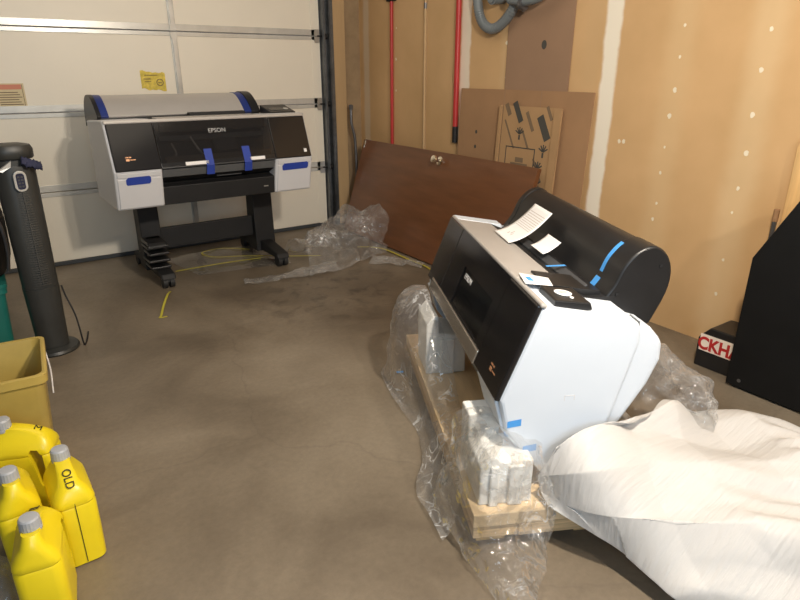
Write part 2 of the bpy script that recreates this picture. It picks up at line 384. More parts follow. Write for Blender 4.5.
for k in range(1, 4):
    for sx in (1.345, 2.5):
        z = k*SEC; mb = MB(); mb.plate([(sx-.02, -.05), (sx+.02, -.05), (sx+.026, 0), (sx+.02, .05), (sx-.02, .05), (sx-.026, 0)], 0, .004, 0, Matrix.Translation((0, DY-.016, z)) @ Matrix.Rotation(R(90), 4, 'X'))
        mb.cyl((sx-.025, DY-.02, z), (sx+.025, DY-.02, z), .006); mb.build('hinge', M_stile, gd)
    mb = MB(); mb.cyl((2.5, DY-.03, k*SEC), (2.6, DY-.03, k*SEC), .006); mb.cyl((2.565, DY-.03, k*SEC), (2.585, DY-.03, k*SEC), .022); mb.build('roller', M_matte, gd)
mb = MB()
mb.box((2.535, DY+.01, .05), (2.64, DY+.014, 2.2)); mb.box((2.54, DY-.055, .05), (2.546, DY+.01, 2.2)); mb.box((2.595, DY-.06, .05), (2.60, DY-.01, 2.2)); mb.box((2.546, DY-.06, .05), (2.556, DY-.055, 2.2))
mb.build('track', M_rail, gd)
mb = MB(); mb.box((2.615, DY-.04, 0), (2.643, DY+.01, 2.2)); mb.build('door_stop', M_rail, gd)
mb = MB(); mb.box((-2.2, DY-.005, 0), (2.53, DY+.045, .03)); mb.build('bottom_seal', M_seal, gd, bevel=.006)

# sticker plates on the garage door
t = thing('warning_sign', 'cream warning sign with red header at left edge of garage door', 'sign', (.17, DY, 1.10))
mb = MB(); mb.box((-.17, -.003, 0), (.17, 0, .155)); mb.build('sign_plate', M_sign, t)
mb = MB(); mb.box((-.16, -.0045, .118), (.155, -.003, .148)); mb.build('header_band', M_signred, t)
mb = MB()
for i in range(6): mb.box((.02, -.0042, .022+i*.015), (.15-.01*(i % 3), -.003, .027+i*.015))
for i in range(3): mb.box((-.15, -.0042, .03+i*.02), (-.03, -.003, .038+i*.02))
mb.box((-.005, -.0042, .008), (-.001, -.003, .148)); mb.box((-.165, -.0042, .004), (.16, -.003, .007)); mb.box((.157, -.0042, .005), (.160, -.003, .148))
mb.build('printed_lines', M_inkgrey, t)
t = thing('yellow_tag', 'torn yellow sticker stuck to garage door above the standing printer', 'sticker', (1.165, DY, 1.27))
def tagp(u, v):
    return Vector((-.088+.172*u, -.002-.004*abs(noise.noise(Vector((u*4, v*4, 3)))), -.06+.122*v-.018*u+.012*noise.noise(Vector((u*5, v*5, 0)))))
mb = MB(); mb.grid(tagp, 16, 10); mb.build('sticker_sheet', M_tag, t)
mb = MB(); n_ = 20
for i in range(n_):
    a0, a1 = 2*PI*i/n_, 2*PI*(i+1)/n_
    mb._add([(.042+q*math.cos(a), -.0075, -.018+q*math.sin(a)) for a in (a0, a1) for q in (.02, .025)], [(0, 1, 3, 2)])
mb.box((.03, -.0078, -.022), (.054, -.0073, -.017)); mb.box((-.07, -.0078, .004), (-.02, -.0073, .009)); mb.box((-.065, -.0078, -.014), (-.02, -.0073, -.01)); mb.box((-.06, -.0078, .03), (.03, -.0073, .034))
mb.build('printed_mark', M_inkgrey, t)

# ================================================================== printer on its stand (back of the room)
def slope_pt(a, b, t, off=0):
    """point on a sloped front face from bottom a=(y,z) to top b, pushed out by off"""
    y = a[0]+(b[0]-a[0])*t; z = a[1]+(b[1]-a[1])*t
    d = Vector((b[0]-a[0], b[1]-a[1])).normalized(); nrm = Vector((-d.y, d.x))
    return (y+nrm.x*off, z+nrm.y*off)
def slope_slab(mb, a, b, x0, x1, t0, t1, o0, o1, mi=0):
    p = [slope_pt(a, b, t0, o0), slope_pt(a, b, t0, o1), slope_pt(a, b, t1, o1), slope_pt(a, b, t1, o0)]
    mb.prism(p, x0, x1, mi)
def arc_profile(pts, sub=4):
    pts = [Vector(p) for p in pts]; out = []
    for i in range(len(pts)-1):
        p0 = pts[max(i-1, 0)]; p1 = pts[i]; p2 = pts[i+1]; p3 = pts[min(i+2, len(pts)-1)]
        for k in range(sub):
            t = k/sub
            out.append(.5*((2*p1)+(p2-p0)*t+(2*p0-5*p1+4*p2-p3)*t*t+(3*p1-p0-3*p2+p3)*t**3))
    out.append(pts[-1])
    return [(p.x, p.y) for p in out]
def logo_strokes(mb, M):
    for a, b in (((-.022, -.006), (-.004, .006)), ((.0, -.002), (.03, .002)), ((-.018, .012), (-.006, .018)), ((-.002, .012), (.008, .018)), ((-.024, .012), (-.02, .018))):
        mb.box((a[0], a[1], 0), (b[0], b[1], .0006), 0, M)

def standing_printer():
    t = thing('wide_format_printer', 'large white and black printer on black wheeled stand before garage door', 'printer', (.60, 3.67, 0), R(1.2))
    A = (0, .80); B = (.10, 1.062); W = 1.24
    prof = [(.05, .575), (0, .80), (.10, 1.062), (.135, 1.072), (.56, 1.05), (.585, .62), (.56, .575)]
    for nm, x0, x1 in (('left_housing', 0, .265), ('right_housing', .975, W)):
        mb = MB(); mb.prism(prof, x0, x1); mb.build(nm, M_offwhite, t, bevel=.012, seg=3)
    # chassis between the housings
    mb = MB(); mb.prism([(.10, .578), (.10, .70), (.17, .72), (.17, .80), (.2, 1.03), (.24, 1.05), (.58, 1.04), (.60, .62), (.58, .578)], .262, .978); mb.build('chassis', M_black, t, bevel=.004)
    mb = MB(); mb.prism([(.056, .578), (.040, .688), (.10, .70), (.10, .575)], .262, .978); mb.build('lower_front_panel', M_matte, t, bevel=.004)
    mb = MB(); mb.prism([(.0, .792), (.03, .745), (.17, .725), (.17, .80)], .268, .972); mb.build('exit_tray', M_midgrey, t, bevel=.003)
    mb = MB(); mb.prism([(.03, .742), (.1, .71), (.17, .71), (.17, .725)], .27, .97); mb.build('exit_slot', M_matte, t)
    mb = MB(); mb.box((.60, .058, .72), (.76, .09, .726)); mb.build('slot_guide', M_darkgrey, t)
    mb = MB(); slope_slab(mb, A, B, .005, W-.005, .955, 1.03, -.004, .012); mb.build('top_trim', M_silver, t, bevel=.006)
    for nm, x0, x1 in (('left_cover', .012, .262), ('right_cover', .975, W-.012)):
        mb = MB(); slope_slab(mb, A, B, x0, x1, .0, .955, -.005, .012); mb.build(nm, M_gloss, t, bevel=.005)
    # window with its frame; things behind it; brown bands paint in a reflection
    mb = MB(); slope_slab(mb, A, B, .266, .972, .02, .95, .006, .012); mb.build('window', M_window, t)
    mb = MB(); slope_slab(mb, A, B, .262, .975, 0, .11, -.01, .006); mb.build('window_frame', M_darkgrey, t)
    mb = MB(); slope_slab(mb, A, B, .30, .95, .76, .955, -.02, .004); mb.build('upper_reflection', M_reflection, t)
    mb = MB(); slope_slab(mb, A, B, .30, .95, .11, .24, -.03, .004); mb.build('lower_reflection', M_reflection, t)
    mb = MB(); slope_slab(mb, A, B, .30, .95, .62, .72, -.075, -.05); mb.build('carriage_rail', M_midgrey, t)
    for x0, x1 in ((.40, .54), (.80, .90)): mb = MB(); slope_slab(mb, A, B, x0, x1, .02, .09, .0065, .0135); mb.build('label_strip', M_paper, t)
    mb = MB(); slope_slab(mb, A, B, .62, .76, .35, .62, -.09, -.05); mb.build('carriage', M_darkgrey, t)
    mb = MB(); mb.tube([(.36, .10, .93), (.38, .09, .87), (.36, .08, .84)], .006); mb.build('ribbon_cable', M_silver, t)
    mb = MB(); mb.tube([(.48, .11, .96), (.52, .09, .88), (.56, .08, .84)], .006); mb.build('ribbon_cable', M_silver, t)
    c = slope_pt(A, B, .72, .0135)
    lettering('maker_name', 'EPSON', .036, frame((.63, c[0], c[1]), (1, 0, 0), (0, B[0]-A[0], B[1]-A[1])), M_print, t)
    c = slope_pt(A, B, .22, .0125); mb = MB(); logo_strokes(mb, frame((.10, c[0], c[1]), (1, 0, 0), (0, B[0]-A[0], B[1]-A[1]))); mb.build('model_badge', M_copper, t)
    c = slope_pt(A, B, .14, .0125); mb = MB(); mb.box((-.010, -.010, 0), (.010, .012, .0008), 0, frame((1.19, c[0], c[1]), (1, 0, 0), (0, B[0]-A[0], B[1]-A[1]))); mb.build('round_sticker', M_paper, t)
    # ink bay doors and tape
    for x0, x1 in ((.015, .25), (.99, W-.015)):
        a = (.05, .58); b = (.002, .795)
        mb = MB(); slope_slab(mb, a, b, x0, x1, .03, .83, .0, .008); d = mb.build('ink_bay_door', M_offwhite, t, bevel=.003)
        mb = MB(); slope_slab(mb, a, b, x0, x1, .87, .985, .0, .007); mb.build('bay_fascia', M_offwhite, t, bevel=.002)
        mb = MB(); xa, xb = (x0+.045, x1-.055) if x0 < .5 else (x0+.03, x1-.02)
        p = [slope_pt(a, b, q, .0092) for q in (.68, .86)]
        M = frame(((xa+xb)/2, p[0][0], p[0][1]), (1, 0, 0), (0, p[1][0]-p[0][0], p[1][1]-p[0][1])); w = (xb-xa)/2; h = .046
        mb.plate([(-w, .004), (-w+.006, -.002), (w-.008, .0), (w, .012), (w, h-.008), (w-.01, h), (-w+.012, h-.002), (-w-.002, h-.016)], 0, .001, 0, M); mb.build('painter_tape', M_tape, t)
    for xc, lean in ((.545, .0), (.785, .0)):
        mb = MB(); p0 = slope_pt(A, B, .34, .0135); p1 = slope_pt(A, B, -.015, .0135)
        pr = [p0, p1, (p1[0]+.012, .75), (p1[0]+.013, .745), (p1[0]+.014, .75), (p1[0]+.002, p1[1]), (p0[0]+.001, p0[1])]
        mb.prism(pr, xc-.024, xc+.024); mb.build('painter_tape', M_tape, t)
    # deck and control panel
    mb = MB(); mb.prism([(.13, 1.050), (.14, 1.062), (.30, 1.058), (.44, 1.04), (.44, 1.02), (.13, 1.02)], .25, .985); mb.build('top_deck', M_darkgrey, t, bevel=.003)
    mb = MB(); mb.box((.32, .16, 1.055), (.95, .30, 1.068)); mb.build('media_guide', M_silver, t, bevel=.003)
    mb = MB(); mb.box((.055, .41, 1.03), (1.06, .44, 1.076)); mb.build('roll_cover_base', M_black, t, bevel=.003)
    mb = MB(); mb.box((.56, .33, 1.05), (.93, .38, 1.085)); mb.build('paper_feed_cover', M_matte, t, bevel=.004)
    mb = MB(); mb.prism([(.20, 1.06), (.20, 1.075), (.38, 1.115), (.39, 1.06)], 1.055, 1.235); cp = mb.build('control_panel', M_black, t, bevel=.006)
    M = frame((1.195, .27, 1.0918), (1, 0, 0), (0, .18, .04)); mb = MB(); mb.lathe([(.018, 0), (.018, .002)], 20, 0, M); mb.build('button', M_remote, cp)
    mb = MB(); mb.box((-.05, -.03, 0), (.05, .03, .001), 0, frame((1.12, .27, 1.0915), (1, 0, 0), (0, .18, .04))); mb.build('screen', M_gloss, cp)
    # roll cover
    rp = arc_profile([(.40, 1.075), (.425, 1.10), (.48, 1.145), (.55, 1.182), (.63, 1.192), (.72, 1.17), (.79, 1.10), (.81, 1.0), (.80, 1.02)], 4)+[(.60, 1.03), (.42, 1.055)]
    def shrink(p, k): return [(.6+(y-.6)*k, 1.02+(z-1.02)*k) for y, z in p]
    for nm, x0, x1, m, k in (('roll_cover', .102, .955, M_silver, .985), ('left_blue_band', .06, .102, M_blue, 1.0), ('right_blue_band', .955, 1.005, M_blue, 1.0), ('left_end_cap', .036, .06, M_black, 1.01), ('right_end_cap', 1.005, 1.065, M_black, 1.03)):
        mb = MB(); mb.prism(shrink(rp, k), x0, x1, smooth=True); mb.build(nm, m, t, bevel=.006 if 'cap' in nm else .002, sharp=40)
    # stand
    for x0, x1 in ((.20, .33), (1.00, 1.15)):
        xm = (x0+x1)/2
        mb = MB(); mb.prism([(.50, .06), (.52, .58), (.64, .58), (.66, .06)], x0, x1); mb.build('leg', M_matte, t, bevel=.006)
        mb = MB(); mb.prism([(.20, .065), (.22, .10), (.48, .14), (.68, .14), (.92, .10), (.95, .065)], xm-.045, xm+.045); mb.build('foot_beam', M_matte, t, bevel=.008)
        for y in (.25, .90):
            mb = MB(); mb.cyl((xm-.008, y, .04), (xm-.036, y, .04), .04, 20); mb.cyl((xm+.008, y, .04), (xm+.036, y, .04), .04, 20)
            mb.cyl((xm-.013, y, .04), (xm+.013, y, .04), .012, 12); mb.prism([(y-.025, .045), (y-.02, .075), (y+.025, .075), (y+.02, .045)], xm-.012, xm+.012)
            mb.build('caster', M_rubber, t)
    mb = MB(); mb.box((.33, .55, .19), (1.0, .585, .325)); mb.box((.33, .555, .18), (1.0, .60, .19)); mb.build('cross_beam', M_matte, t, bevel=.004)
    mb = MB()
    for i in range(4): mb.box((.19-.01*(i % 2), .30, .115+i*.046), (.315, .46, .132+i*.046))
    mb.box((.205, .40, .10), (.30, .455, .30)); mb.prism([(.28, .275), (.30, .30), (.47, .30), (.47, .275)], .185, .30); mb.build('basket_bracket', M_black, t, bevel=.005)
    mb = MB(); mb.box((.36, .14, .575), (.37, .155, .60)); mb.build('hook', M_stile, t)
    mb = MB(); mb.box((.90, .046, .625), (.93, .0525, .632)); mb.build('front_latch', M_stile, t)
standing_printer()

# ================================================================== right-hand group: pallet, foam, printer
AX = R(26.5)
dv = Vector((math.sin(AX), math.cos(AX), 0)); nv = Vector((math.cos(AX), -math.sin(AX), 0))
def SN(S, N_, z=0): return dv*S+nv*N_+Vector((0, 0, z))
PZ = .122
t = thing('wooden_pallet', 'two layer plywood pallet under the tilted new printer', 'pallet', SN(1.36, .41, 0), PI/2-AX)
# local x = along S, local y = -N
mb = MB(); mb.box((0, -.66, PZ-.045), (1.30, 0, PZ)); mb.build('deck_board', [M_ply], t, bevel=.003)
mb = MB(); mb.box((.004, -.14, PZ-.088), (1.30, -.002, PZ-.0455)); mb.build('runner', M_plyedge, t, bevel=.003)
mb = MB(); mb.box((.004, -.65, PZ-.088), (1.30, -.52, PZ-.0455)); mb.build('runner', M_plyedge, t, bevel=.003)
mb = MB(); mb.box((.0, -.52, PZ-.088), (.12, -.14, PZ-.0455)); mb.build('cross_piece', M_plyedge, t, bevel=.003)
for x in (.03, .6, 1.18):
    for y in (-.11, -.42, -.63):
        mb = MB(); mb.box((x, y, 0), (x+.09, y+.09, PZ-.0885 if y != -.42 else PZ-.046)); mb.build('foot_block', M_pine, t, bevel=.003)

def foam_block(label, S, N_, poly, rot=0):
    o = thing('foam_block', label, 'packing foam', SN(S, N_, PZ), PI/2-AX+rot, 'foam blocks on the pallet')
    mb = MB(); poly(mb); mb.build('foam_body', M_foam, o, bevel=.010, seg=3)
    return o
def near_foam(mb):
    mb.prism([(-.16, .0), (-.0, .0), (-.0, .135), (-.03, .165), (-.05, .165), (-.06, .15), (-.16, .15)], 0, .15)
    mb.box((.15, -.10, 0), (.24, 0, .22)); mb.box((-.012, -.055, .0), (.0, -.028, .14)); mb.box((-.012, -.13, .0), (.0, -.085, .14))
foam_block('white foam corner block on the near end of pallet in clear film', 1.40, .435, near_foam)
def far_foam(mb):
    mb.prism([(-.17, .0), (0, .0), (0, .225), (-.03, .262), (-.05, .262), (-.055, .185), (-.17, .165)], 0, .20)
    mb.box((-.012, -.12, 0), (0, -.06, .16))
foam_block('white foam block on pallet under far end of tilted printer', 2.24, .43, far_foam)
def back_foam(mb):
    mb.box((0, -.12, 0), (.16, 0, .045)); mb.box((0, -.12, .045), (.16, -.09, .10))
foam_block('low foam pad on the pallet beneath printer rear', 1.62, .92, back_foam)

def pallet_printer():
    BZ = .168; W = 1.10
    t = thing('wide_format_printer', 'new printer with black roll cover resting on pallet, no stand', 'printer', SN(2.55, .49, BZ), -(PI/2+AX))
    def Z(z): return z-BZ
    A = (.005, Z(.44)); B = (.112, Z(.728))
    endp = [(.112, Z(.725)), (.005, Z(.44)), (.03, Z(.335)), (.16, Z(.168)), (.30, Z(.20)), (.345, Z(.32)), (.415, Z(.60)), (.41, Z(.655)), (.385, Z(.675))]
    mb = MB(); mb.prism(endp, .87, W); mb.build('right_housing', M_white, t, bevel=.014, seg=3)
    mb = MB(); mb.prism(endp, 0, .13); mb.build('left_housing', M_white, t, bevel=.014, seg=3)
    rear = [(.30, Z(.19)), (.36, Z(.22)), (.485, Z(.44)), (.515, Z(.52)), (.512, Z(.58)), (.47, Z(.625)), (.36, Z(.66)), (.30, Z(.6))]
    mb = MB(); mb.prism(rear, .03, W-.038); mb.build('rear_housing', M_white, t, bevel=.022, seg=4)
    mb = MB(); mb.prism([(.389, Z(.678)), (.417, Z(.657)), (.423, Z(.60)), (.353, Z(.318)), (.308, Z(.194)), (.29, Z(.25)), (.37, Z(.6))], W-.036, W-.026); mb.build('housing_seam', M_midgrey, t)
    mb = MB(); mb.prism([(.07, Z(.31)), (.055, Z(.42)), (.09, Z(.5)), (.15, Z(.67)), (.30, Z(.66)), (.32, Z(.30)), (.18, Z(.25))], .125, .875); mb.build('chassis', M_black, t, bevel=.004)
    mb = MB(); mb.prism([(.015, Z(.43)), (.03, Z(.36)), (.09, Z(.33)), (.09, Z(.44))], .13, .87); mb.build('exit_tray', M_darkgrey, t, bevel=.004)
    # ink bay door below the black cover (white, near end), dark one at the far end
    mb = MB(); mb.prism([(-.004, Z(.432)), (.022, Z(.335)), (.10, Z(.235)), (.11, Z(.245)), (.03, Z(.345)), (.006, Z(.436))], .885, W-.02); mb.build('ink_bay_door', M_white, t, bevel=.003)
    mb = MB(); mb.prism([(-.004, Z(.432)), (.022, Z(.335)), (.10, Z(.235)), (.11, Z(.245)), (.03, Z(.345)), (.006, Z(.436))], .02, .12); mb.build('ink_bay_door', M_white, t, bevel=.003)
    # front covers
    mb = MB(); slope_slab(mb, A, B, .85, W-.006, -.01, 1.0, -.004, .014); mb.build('right_cover', M_gloss, t, bevel=.006)
    mb = MB(); slope_slab(mb, A, B, .006, .24, .06, 1.0, -.004, .014); mb.build('left_cover', M_gloss, t, bevel=.006)
    mb = MB(); slope_slab(mb, A, B, .24, .42, .14, 1.0, -.004, .012); slope_slab(mb, A, B, .79, .85, .14, 1.0, -.004, .012); slope_slab(mb, A, B, .42, .79, .66, 1.0, -.004, .012); slope_slab(mb, A, B, .42, .79, .14, .17, -.004, .012)
    mb.build('window_frame', M_gloss, t)
    mb = MB(); slope_slab(mb, A, B, .42, .79, .17, .66, .002, .008); mb.build('window', M_windowd, t)
    mb = MB(); slope_slab(mb, A, B, .46, .77, .26, .34, -.02, -.006); slope_slab(mb, A, B, .6, .72, .3, .5, -.03, -.006); mb.build('print_carriage', M_midgrey, t)
    mb = MB(); slope_slab(mb, A, B, .10, .852, -.02, .14, -.002, .018); mb.build('silver_band', M_silverband, t, bevel=.004)
    mb = MB(); slope_slab(mb, A, B, .004, W-.002, .985, 1.028, -.012, .008); mb.build('front_lip', M_silver, t, bevel=.005)
    c = slope_pt(A, B, .57, .0095); lettering('maker_name', 'EPSON', .030, frame((.50, c[0], c[1]), (1, 0, 0), (0, B[0]-A[0], B[1]-A[1])), M_paper, t)
    c = slope_pt(A, B, .16, .0145); mb = MB(); logo_strokes(mb, frame((1.0, c[0], c[1]), (1, 0, 0), (0, B[0]-A[0], B[1]-A[1]))); mb.build('model_badge', M_copper, t)
    # silver deck, slot and tray on top
    mb = MB(); mb.prism([(.110, Z(.725)), (.113, Z(.737)), (.26, Z(.712)), (.262, Z(.69)), (.12, Z(.69))], .08, .865); mb.build('top_deck', M_silver, t, bevel=.004)
    mb = MB(); mb.prism([(.110, Z(.725)), (.113, Z(.738)), (.31, Z(.705)), (.31, Z(.69)), (.12, Z(.69))], .002, .08); mb.build('far_deck', M_white, t, bevel=.004)
    mb = MB(); mb.prism([(.262, Z(.71)), (.31, Z(.69)), (.40, Z(.69)), (.40, Z(.64)), (.262, Z(.64))], .08, .95); mb.build('feed_slot', M_matte, t)
    mb = MB(); mb.prism([(.30, Z(.69)), (.302, Z(.70)), (.33, Z(.715)), (.335, Z(.69))], .1, .90); mb.build('feed_guide', M_darkgrey, t, bevel=.002)
    mb = MB(); mb.prism([(.185, Z(.726)), (.186, Z(.7315)), (.36, Z(.703)), (.36, Z(.68)), (.19, Z(.68))], .79, .93); mb.build('tray_insert', M_black, t, bevel=.002)
    # control panel on the white end
    mb = MB(); mb.prism([(.155, Z(.718)), (.158, Z(.735)), (.262, Z(.722)), (.27, Z(.70)), (.2, Z(.69))], .945, 1.072); cp = mb.build('control_panel', M_black, t, bevel=.004)
    M = frame((1.005, .205, Z(.7305)), (1, 0, 0), (0, .104, -.013)); mb = MB(); mb.lathe([(.026, 0), (.026, .002), (.02, .003)], 24, 0, M); mb.build('round_pad', M_paper, cp)
    mb = MB(); mb.lathe([(.006, 0), (.006, .003)], 12, 0, frame((1.045, .215, Z(.7295)), (1, 0, 0), (0, .104, -.013))); mb.build('button', M_paper, cp)
    mb = MB(); mb.box((-.006, -.014, .0022), (-.002, .012, .0032), 0, M); mb.box((.004, -.012, .0022), (.009, .010, .0032), 0, M); mb.build('pad_symbol', M_darkgrey, cp)
    # roll cover
    rp = arc_profile([(.345, Z(.66)), (.391, Z(.72)), (.418, Z(.782)), (.459, Z(.827)), (.510, Z(.842)), (.553, Z(.812)), (.573, Z(.759)), (.566, Z(.69)), (.525, Z(.59))], 4)+[(.42, Z(.56)), (.35, Z(.60))]
    def shrink(p, k): return [(.48+(y-.48)*k, Z(.70)+(z-Z(.70))*k) for y, z in p]
    mb = MB(); mb.prism(shrink(rp, .975), .0, .83, smooth=True); mb.build('roll_cover', M_black, t, sharp=40)
    mb = MB(); mb.prism(rp, .83, .948, smooth=True); mb.build('right_end_cap', M_black, t, bevel=.006, sharp=40)
    mb = MB(); mb.prism(rp, -.05, .0, smooth=True); mb.build('left_end_cap', M_black, t, bevel=.008, sharp=40)
    mb = MB(); mb.prism([(.40, Z(.715)), (.395, Z(.712)), (.418, Z(.765)), (.423, Z(.765))], .14, .80); mb.build('roll_cover_lip', M_darkgrey, t, bevel=.001)
    for y, z in ((.53, .775), (.40, .69)): mb = MB(); mb.box((.9485, y, Z(z)), (.950, y+.01, Z(z+.01))); mb.build('screw_hole', M_matte, t)
    # seam, recess mark and tapes
    mb = MB(); mb.box((W-.0005, .20, Z(.445)), (W+.0006, .23, Z(.447))); mb.box((W-.0005, .20, Z(.43)), (W+.0006, .202, Z(.447))); mb.box((W-.0005, .23, Z(.43)), (W+.0006, .232, Z(.447))); mb.build('moulded_mark', M_offwhite, t)
    for k0, k1, xa, xb in ((5, 13, .834, .852), (1, 5, .832, .862)):
        arcp = [rp[i] for i in range(k0, k1)]
        mb = MB(); mb.prism([(y+(y-.48)*.014, z+(z-Z(.70))*.014) for y, z in arcp]+[(y-.0005, z) for y, z in arcp[::-1]], xa, xb); mb.build('blue_tape', M_tapel, t)
    mb = MB(); mb._add([(.70, .27, Z(.7155)), (.715, .27, Z(.7155)), (.735, .33, Z(.722)), (.72, .33, Z(.722))], [(0, 1, 2, 3)]); mb.build('blue_tape', M_tapel, t)
    for z, y in ((.352, .045), (.262, .098)):
        mb = MB(); mb._add([(W+.0012, y-.012, Z(z)), (W+.0012, y+.03, Z(z+.005)), (W+.0012, y+.03, Z(z+.028)), (W+.0012, y-.012, Z(z+.022))], [(0, 1, 2, 3)]); mb.build('blue_tape', M_tapel, t)
    # white card sticker over the front edge
    mb = MB(); M = frame((.91, .118, Z(.7405)), (1, 0, 0), (0, .147, -.021)); mb.plate([(-.075, .012), (.03, -.004), (.028, .085), (-.05, .10)], 0, .001, 0, M); st = mb.build('paper_label', M_paper, t)
    mb = MB(); mb.box((-.04, .018, .001), (-.002, .036, .0016), 0, M); mb.build('blue_print', M_tapel, st)
    return t
pr = pallet_printer()
PM = Matrix.Translation(SN(2.55, .49, .168)) @ Matrix.Rotation(-(PI/2+AX), 4, 'Z')

def curled_sheet(name, label, x0, x1, y0, y1, z0, bend, m, skew=0, lines=True):
    o = thing(name, label, 'paper', PM @ Vector(((x0+x1)/2, y0, z0)), -(PI/2+AX))
    hw = (x1-x0)/2; D = y1-y0
    def fn(u, v): return Vector((-hw+2*hw*u+skew*v, D*v, bend(v)))
    mb = MB(); mb.grid(fn, 12, 16); s = mb.build('page', m, o); sm = s.modifiers.new('thick', 'SOLIDIFY'); sm.thickness = .0006
    if lines:
        mb = MB()
        for k in range(9):
            v = .50+k*.045
            mb._add([fn(.1, v)+Vector((0, 0, .0012)), fn(.9, v)+Vector((0, 0, .0012)), fn(.9, v+.012)+Vector((0, 0, .0012)), fn(.1, v+.012)+Vector((0, 0, .0012))], [(0, 1, 2, 3)])
        for a, b, q, w in ((.35, .40, .2, .26), (.46, .5, .24, .34), (.55, .58, .2, .28)):
            mb._add([fn(a, q)+Vector((0, 0, .0012)), fn(b, q)+Vector((0, 0, .0012)), fn(b, w)+Vector((0, 0, .0012)), fn(a, w)+Vector((0, 0, .0012))], [(0, 1, 2, 3)])
        mb.build('printed_text', M_inkl, o)
    return o
M_inkl = mat('pale_print', (.55, .48, .45), .7)
curled_sheet('instruction_sheet', 'white instruction sheet curled up against the black roll cover', .245, .435, .225, .398, .722-.168, lambda v: .002+.004*v+.097*v**1.9, M_paper, -.022)
curled_sheet('paper_slip', 'small white slip of paper in feed slot beside instruction sheet', .48, .605, .295, .365, .722-.168, lambda v: .004+.036*v**1.6, M_paper, -.01, False)

# ================================================================== things leaning on the right wall
# brown door slab, lying on its long edge and leaning back on the wall
x0, x1, H_ = 2.56, 2.835, .82
dz = math.sqrt(H_**2-(x1-x0)**2)
t = thing('door_slab', 'dark brown veneer door laid on its side, leaning on the wall', 'door', (x0, 4.60, 0))
up_ = Vector((x1-x0-.035, 0, dz)).normalized()
MS = frame((0.0, 0, .012), (0, -1, 0), up_)     # x along the slab toward the camera, y up the slab, z = toward the room? (checked below)
mb = MB(); mb.box((0, 0, -.034), (2.03, .80, 0), 0, MS); mb.build('slab', M_slab, t, bevel=.002)
mb = MB(); mb.lathe([(.032, 0), (.032, .006), (.012, .010), (.012, .035), (.026, .045), (.030, .058), (.026, .07), (.01, .074)], 20, 0, MS @ Matrix.Translation((1.09, .735, 0))); mb.build('door_knob', M_chrome, t)
mb = MB(); mb.box((.02, .8005, -.03), (.11, .803, -.004), 0, MS); mb.box((.012, .73, .0), (.03, .803, .002), 0, MS); mb.build('hinge_leaf', M_chrome, t)

def leaning(name, label, cat, y0, y1, L_, foot, top_x, m, th=.004):
    """flat sheet with its foot at x=foot on the floor and its upper edge touching x=top_x; returns thing and matrix"""
    h = math.sqrt(L_**2-(top_x-foot)**2)
    t = thing(name, label, cat, (foot, y1, 0))
    M = frame((0, 0, .003), (0, -1, 0), (top_x-foot, 0, h))
    mb = MB(); mb.box((0, 0, -th), (y1-y0, L_, 0), 0, M); mb.build('sheet', m, t)
    return t, M
t, M = leaning('cardboard_sheet', 'tall greyish cardboard sheet against wall with a dark round hole', 'cardboard', 2.52, 3.05, 1.95, 2.925, 2.946, M_cardgrey)
mb = MB(); n_ = 20; mb.plate([(.315+.020*math.cos(2*PI*i/n_), 1.475+.026*math.sin(2*PI*i/n_)) for i in range(n_)], .0003, .0008, 0, M); mb.build('hole', M_ink, t)
t, M = leaning('cardboard_sheet', 'wide brown cardboard sheet behind the printed carton, below the hose', 'cardboard', 2.31, 3.47, 1.215, 2.87, 2.925, M_card)
mb = MB()
for a in (.44, .76): mb.box((a, 0, .0), (a+.004, 1.222, .0006), 0, M)
mb.build('crease', M_cardgrey, t)
for a, b in ((.19, .93), (.19, .83)): mb = MB(); mb.plate([(a+.011*math.cos(2*PI*i/12), b+.013*math.sin(2*PI*i/12)) for i in range(12)], 0, .0006, 0, M); mb.build('punch_hole', M_ink, t)
t, M = leaning('printed_carton', 'flattened carton printed with dark stamps and a boxed outline', 'cardboard', 2.515, 3.035, 1.12, 2.838, 2.900, M_cardlight)
mb = MB(); mb.box((0, 0, .0004), (.022, 1.12, .012), 0, M); mb.box((.47, 0, .0004), (.53, 1.12, .010), 0, M); mb.box((.025, 0, .0004), (.030, 1.12, .001), 1, M); mb.build('folded_edge', [M_cardlight, M_inkgrey], t)
mbd = MB()
def stamp(mb, x, y, w, h, ang, mi=0):
    mb.box((-w/2, -h/2, .0004), (w/2, h/2, .0012), mi, M @ Matrix.Translation((x, y, 0)) @ Matrix.Rotation(ang, 4, 'Z'))
def sq(y): return 1.12-(1.12-y)*.80
for x, y, w, h in ((.165, 1.09, .035, .13), (.395, .985, .045, .15)): stamp(mbd, x, sq(y-.015), w*1.2, h*1.05, R(30))
for x, y, w, h in ((.075, 1.12, .03, .08), (.275, 1.04, .022, .13), (.43, 1.11, .02, .09), (.105, .93, .012, .20), (.25, .90, .014, .13), (.355, .72, .014, .08), (.42, .52, .014, .08), (.395, .63, .02, .06)): stamp(mbd, x, sq(y-.03), w*1.1, h, R(30), 1)
for x, y in ((.195, .905), (.41, .79), (.385, .54), (.38, .66)):
    y = sq(y)
    for a in (-60, -30, 0, 30, 60): stamp(mbd, x+.022*math.sin(R(a)), y+.026*math.cos(R(a)), .009, .04, -R(a))
    stamp(mbd, x, y-.018, .014, .03, 0)
for a, b in (((.085, .45), (.091, .87)), ((.085, .863), (.345, .87)), ((.338, .45), (.345, .87))): mbd.box((a[0], a[1], .0004), (b[0], b[1], .0012), 0, M)
stamp(mbd, .215, .755, .15, .03, 0, 1); stamp(mbd, .215, .79, .07, .03, 0, 1)
mbd.build('printed_marks', [M_ink, M_inkgrey], t)

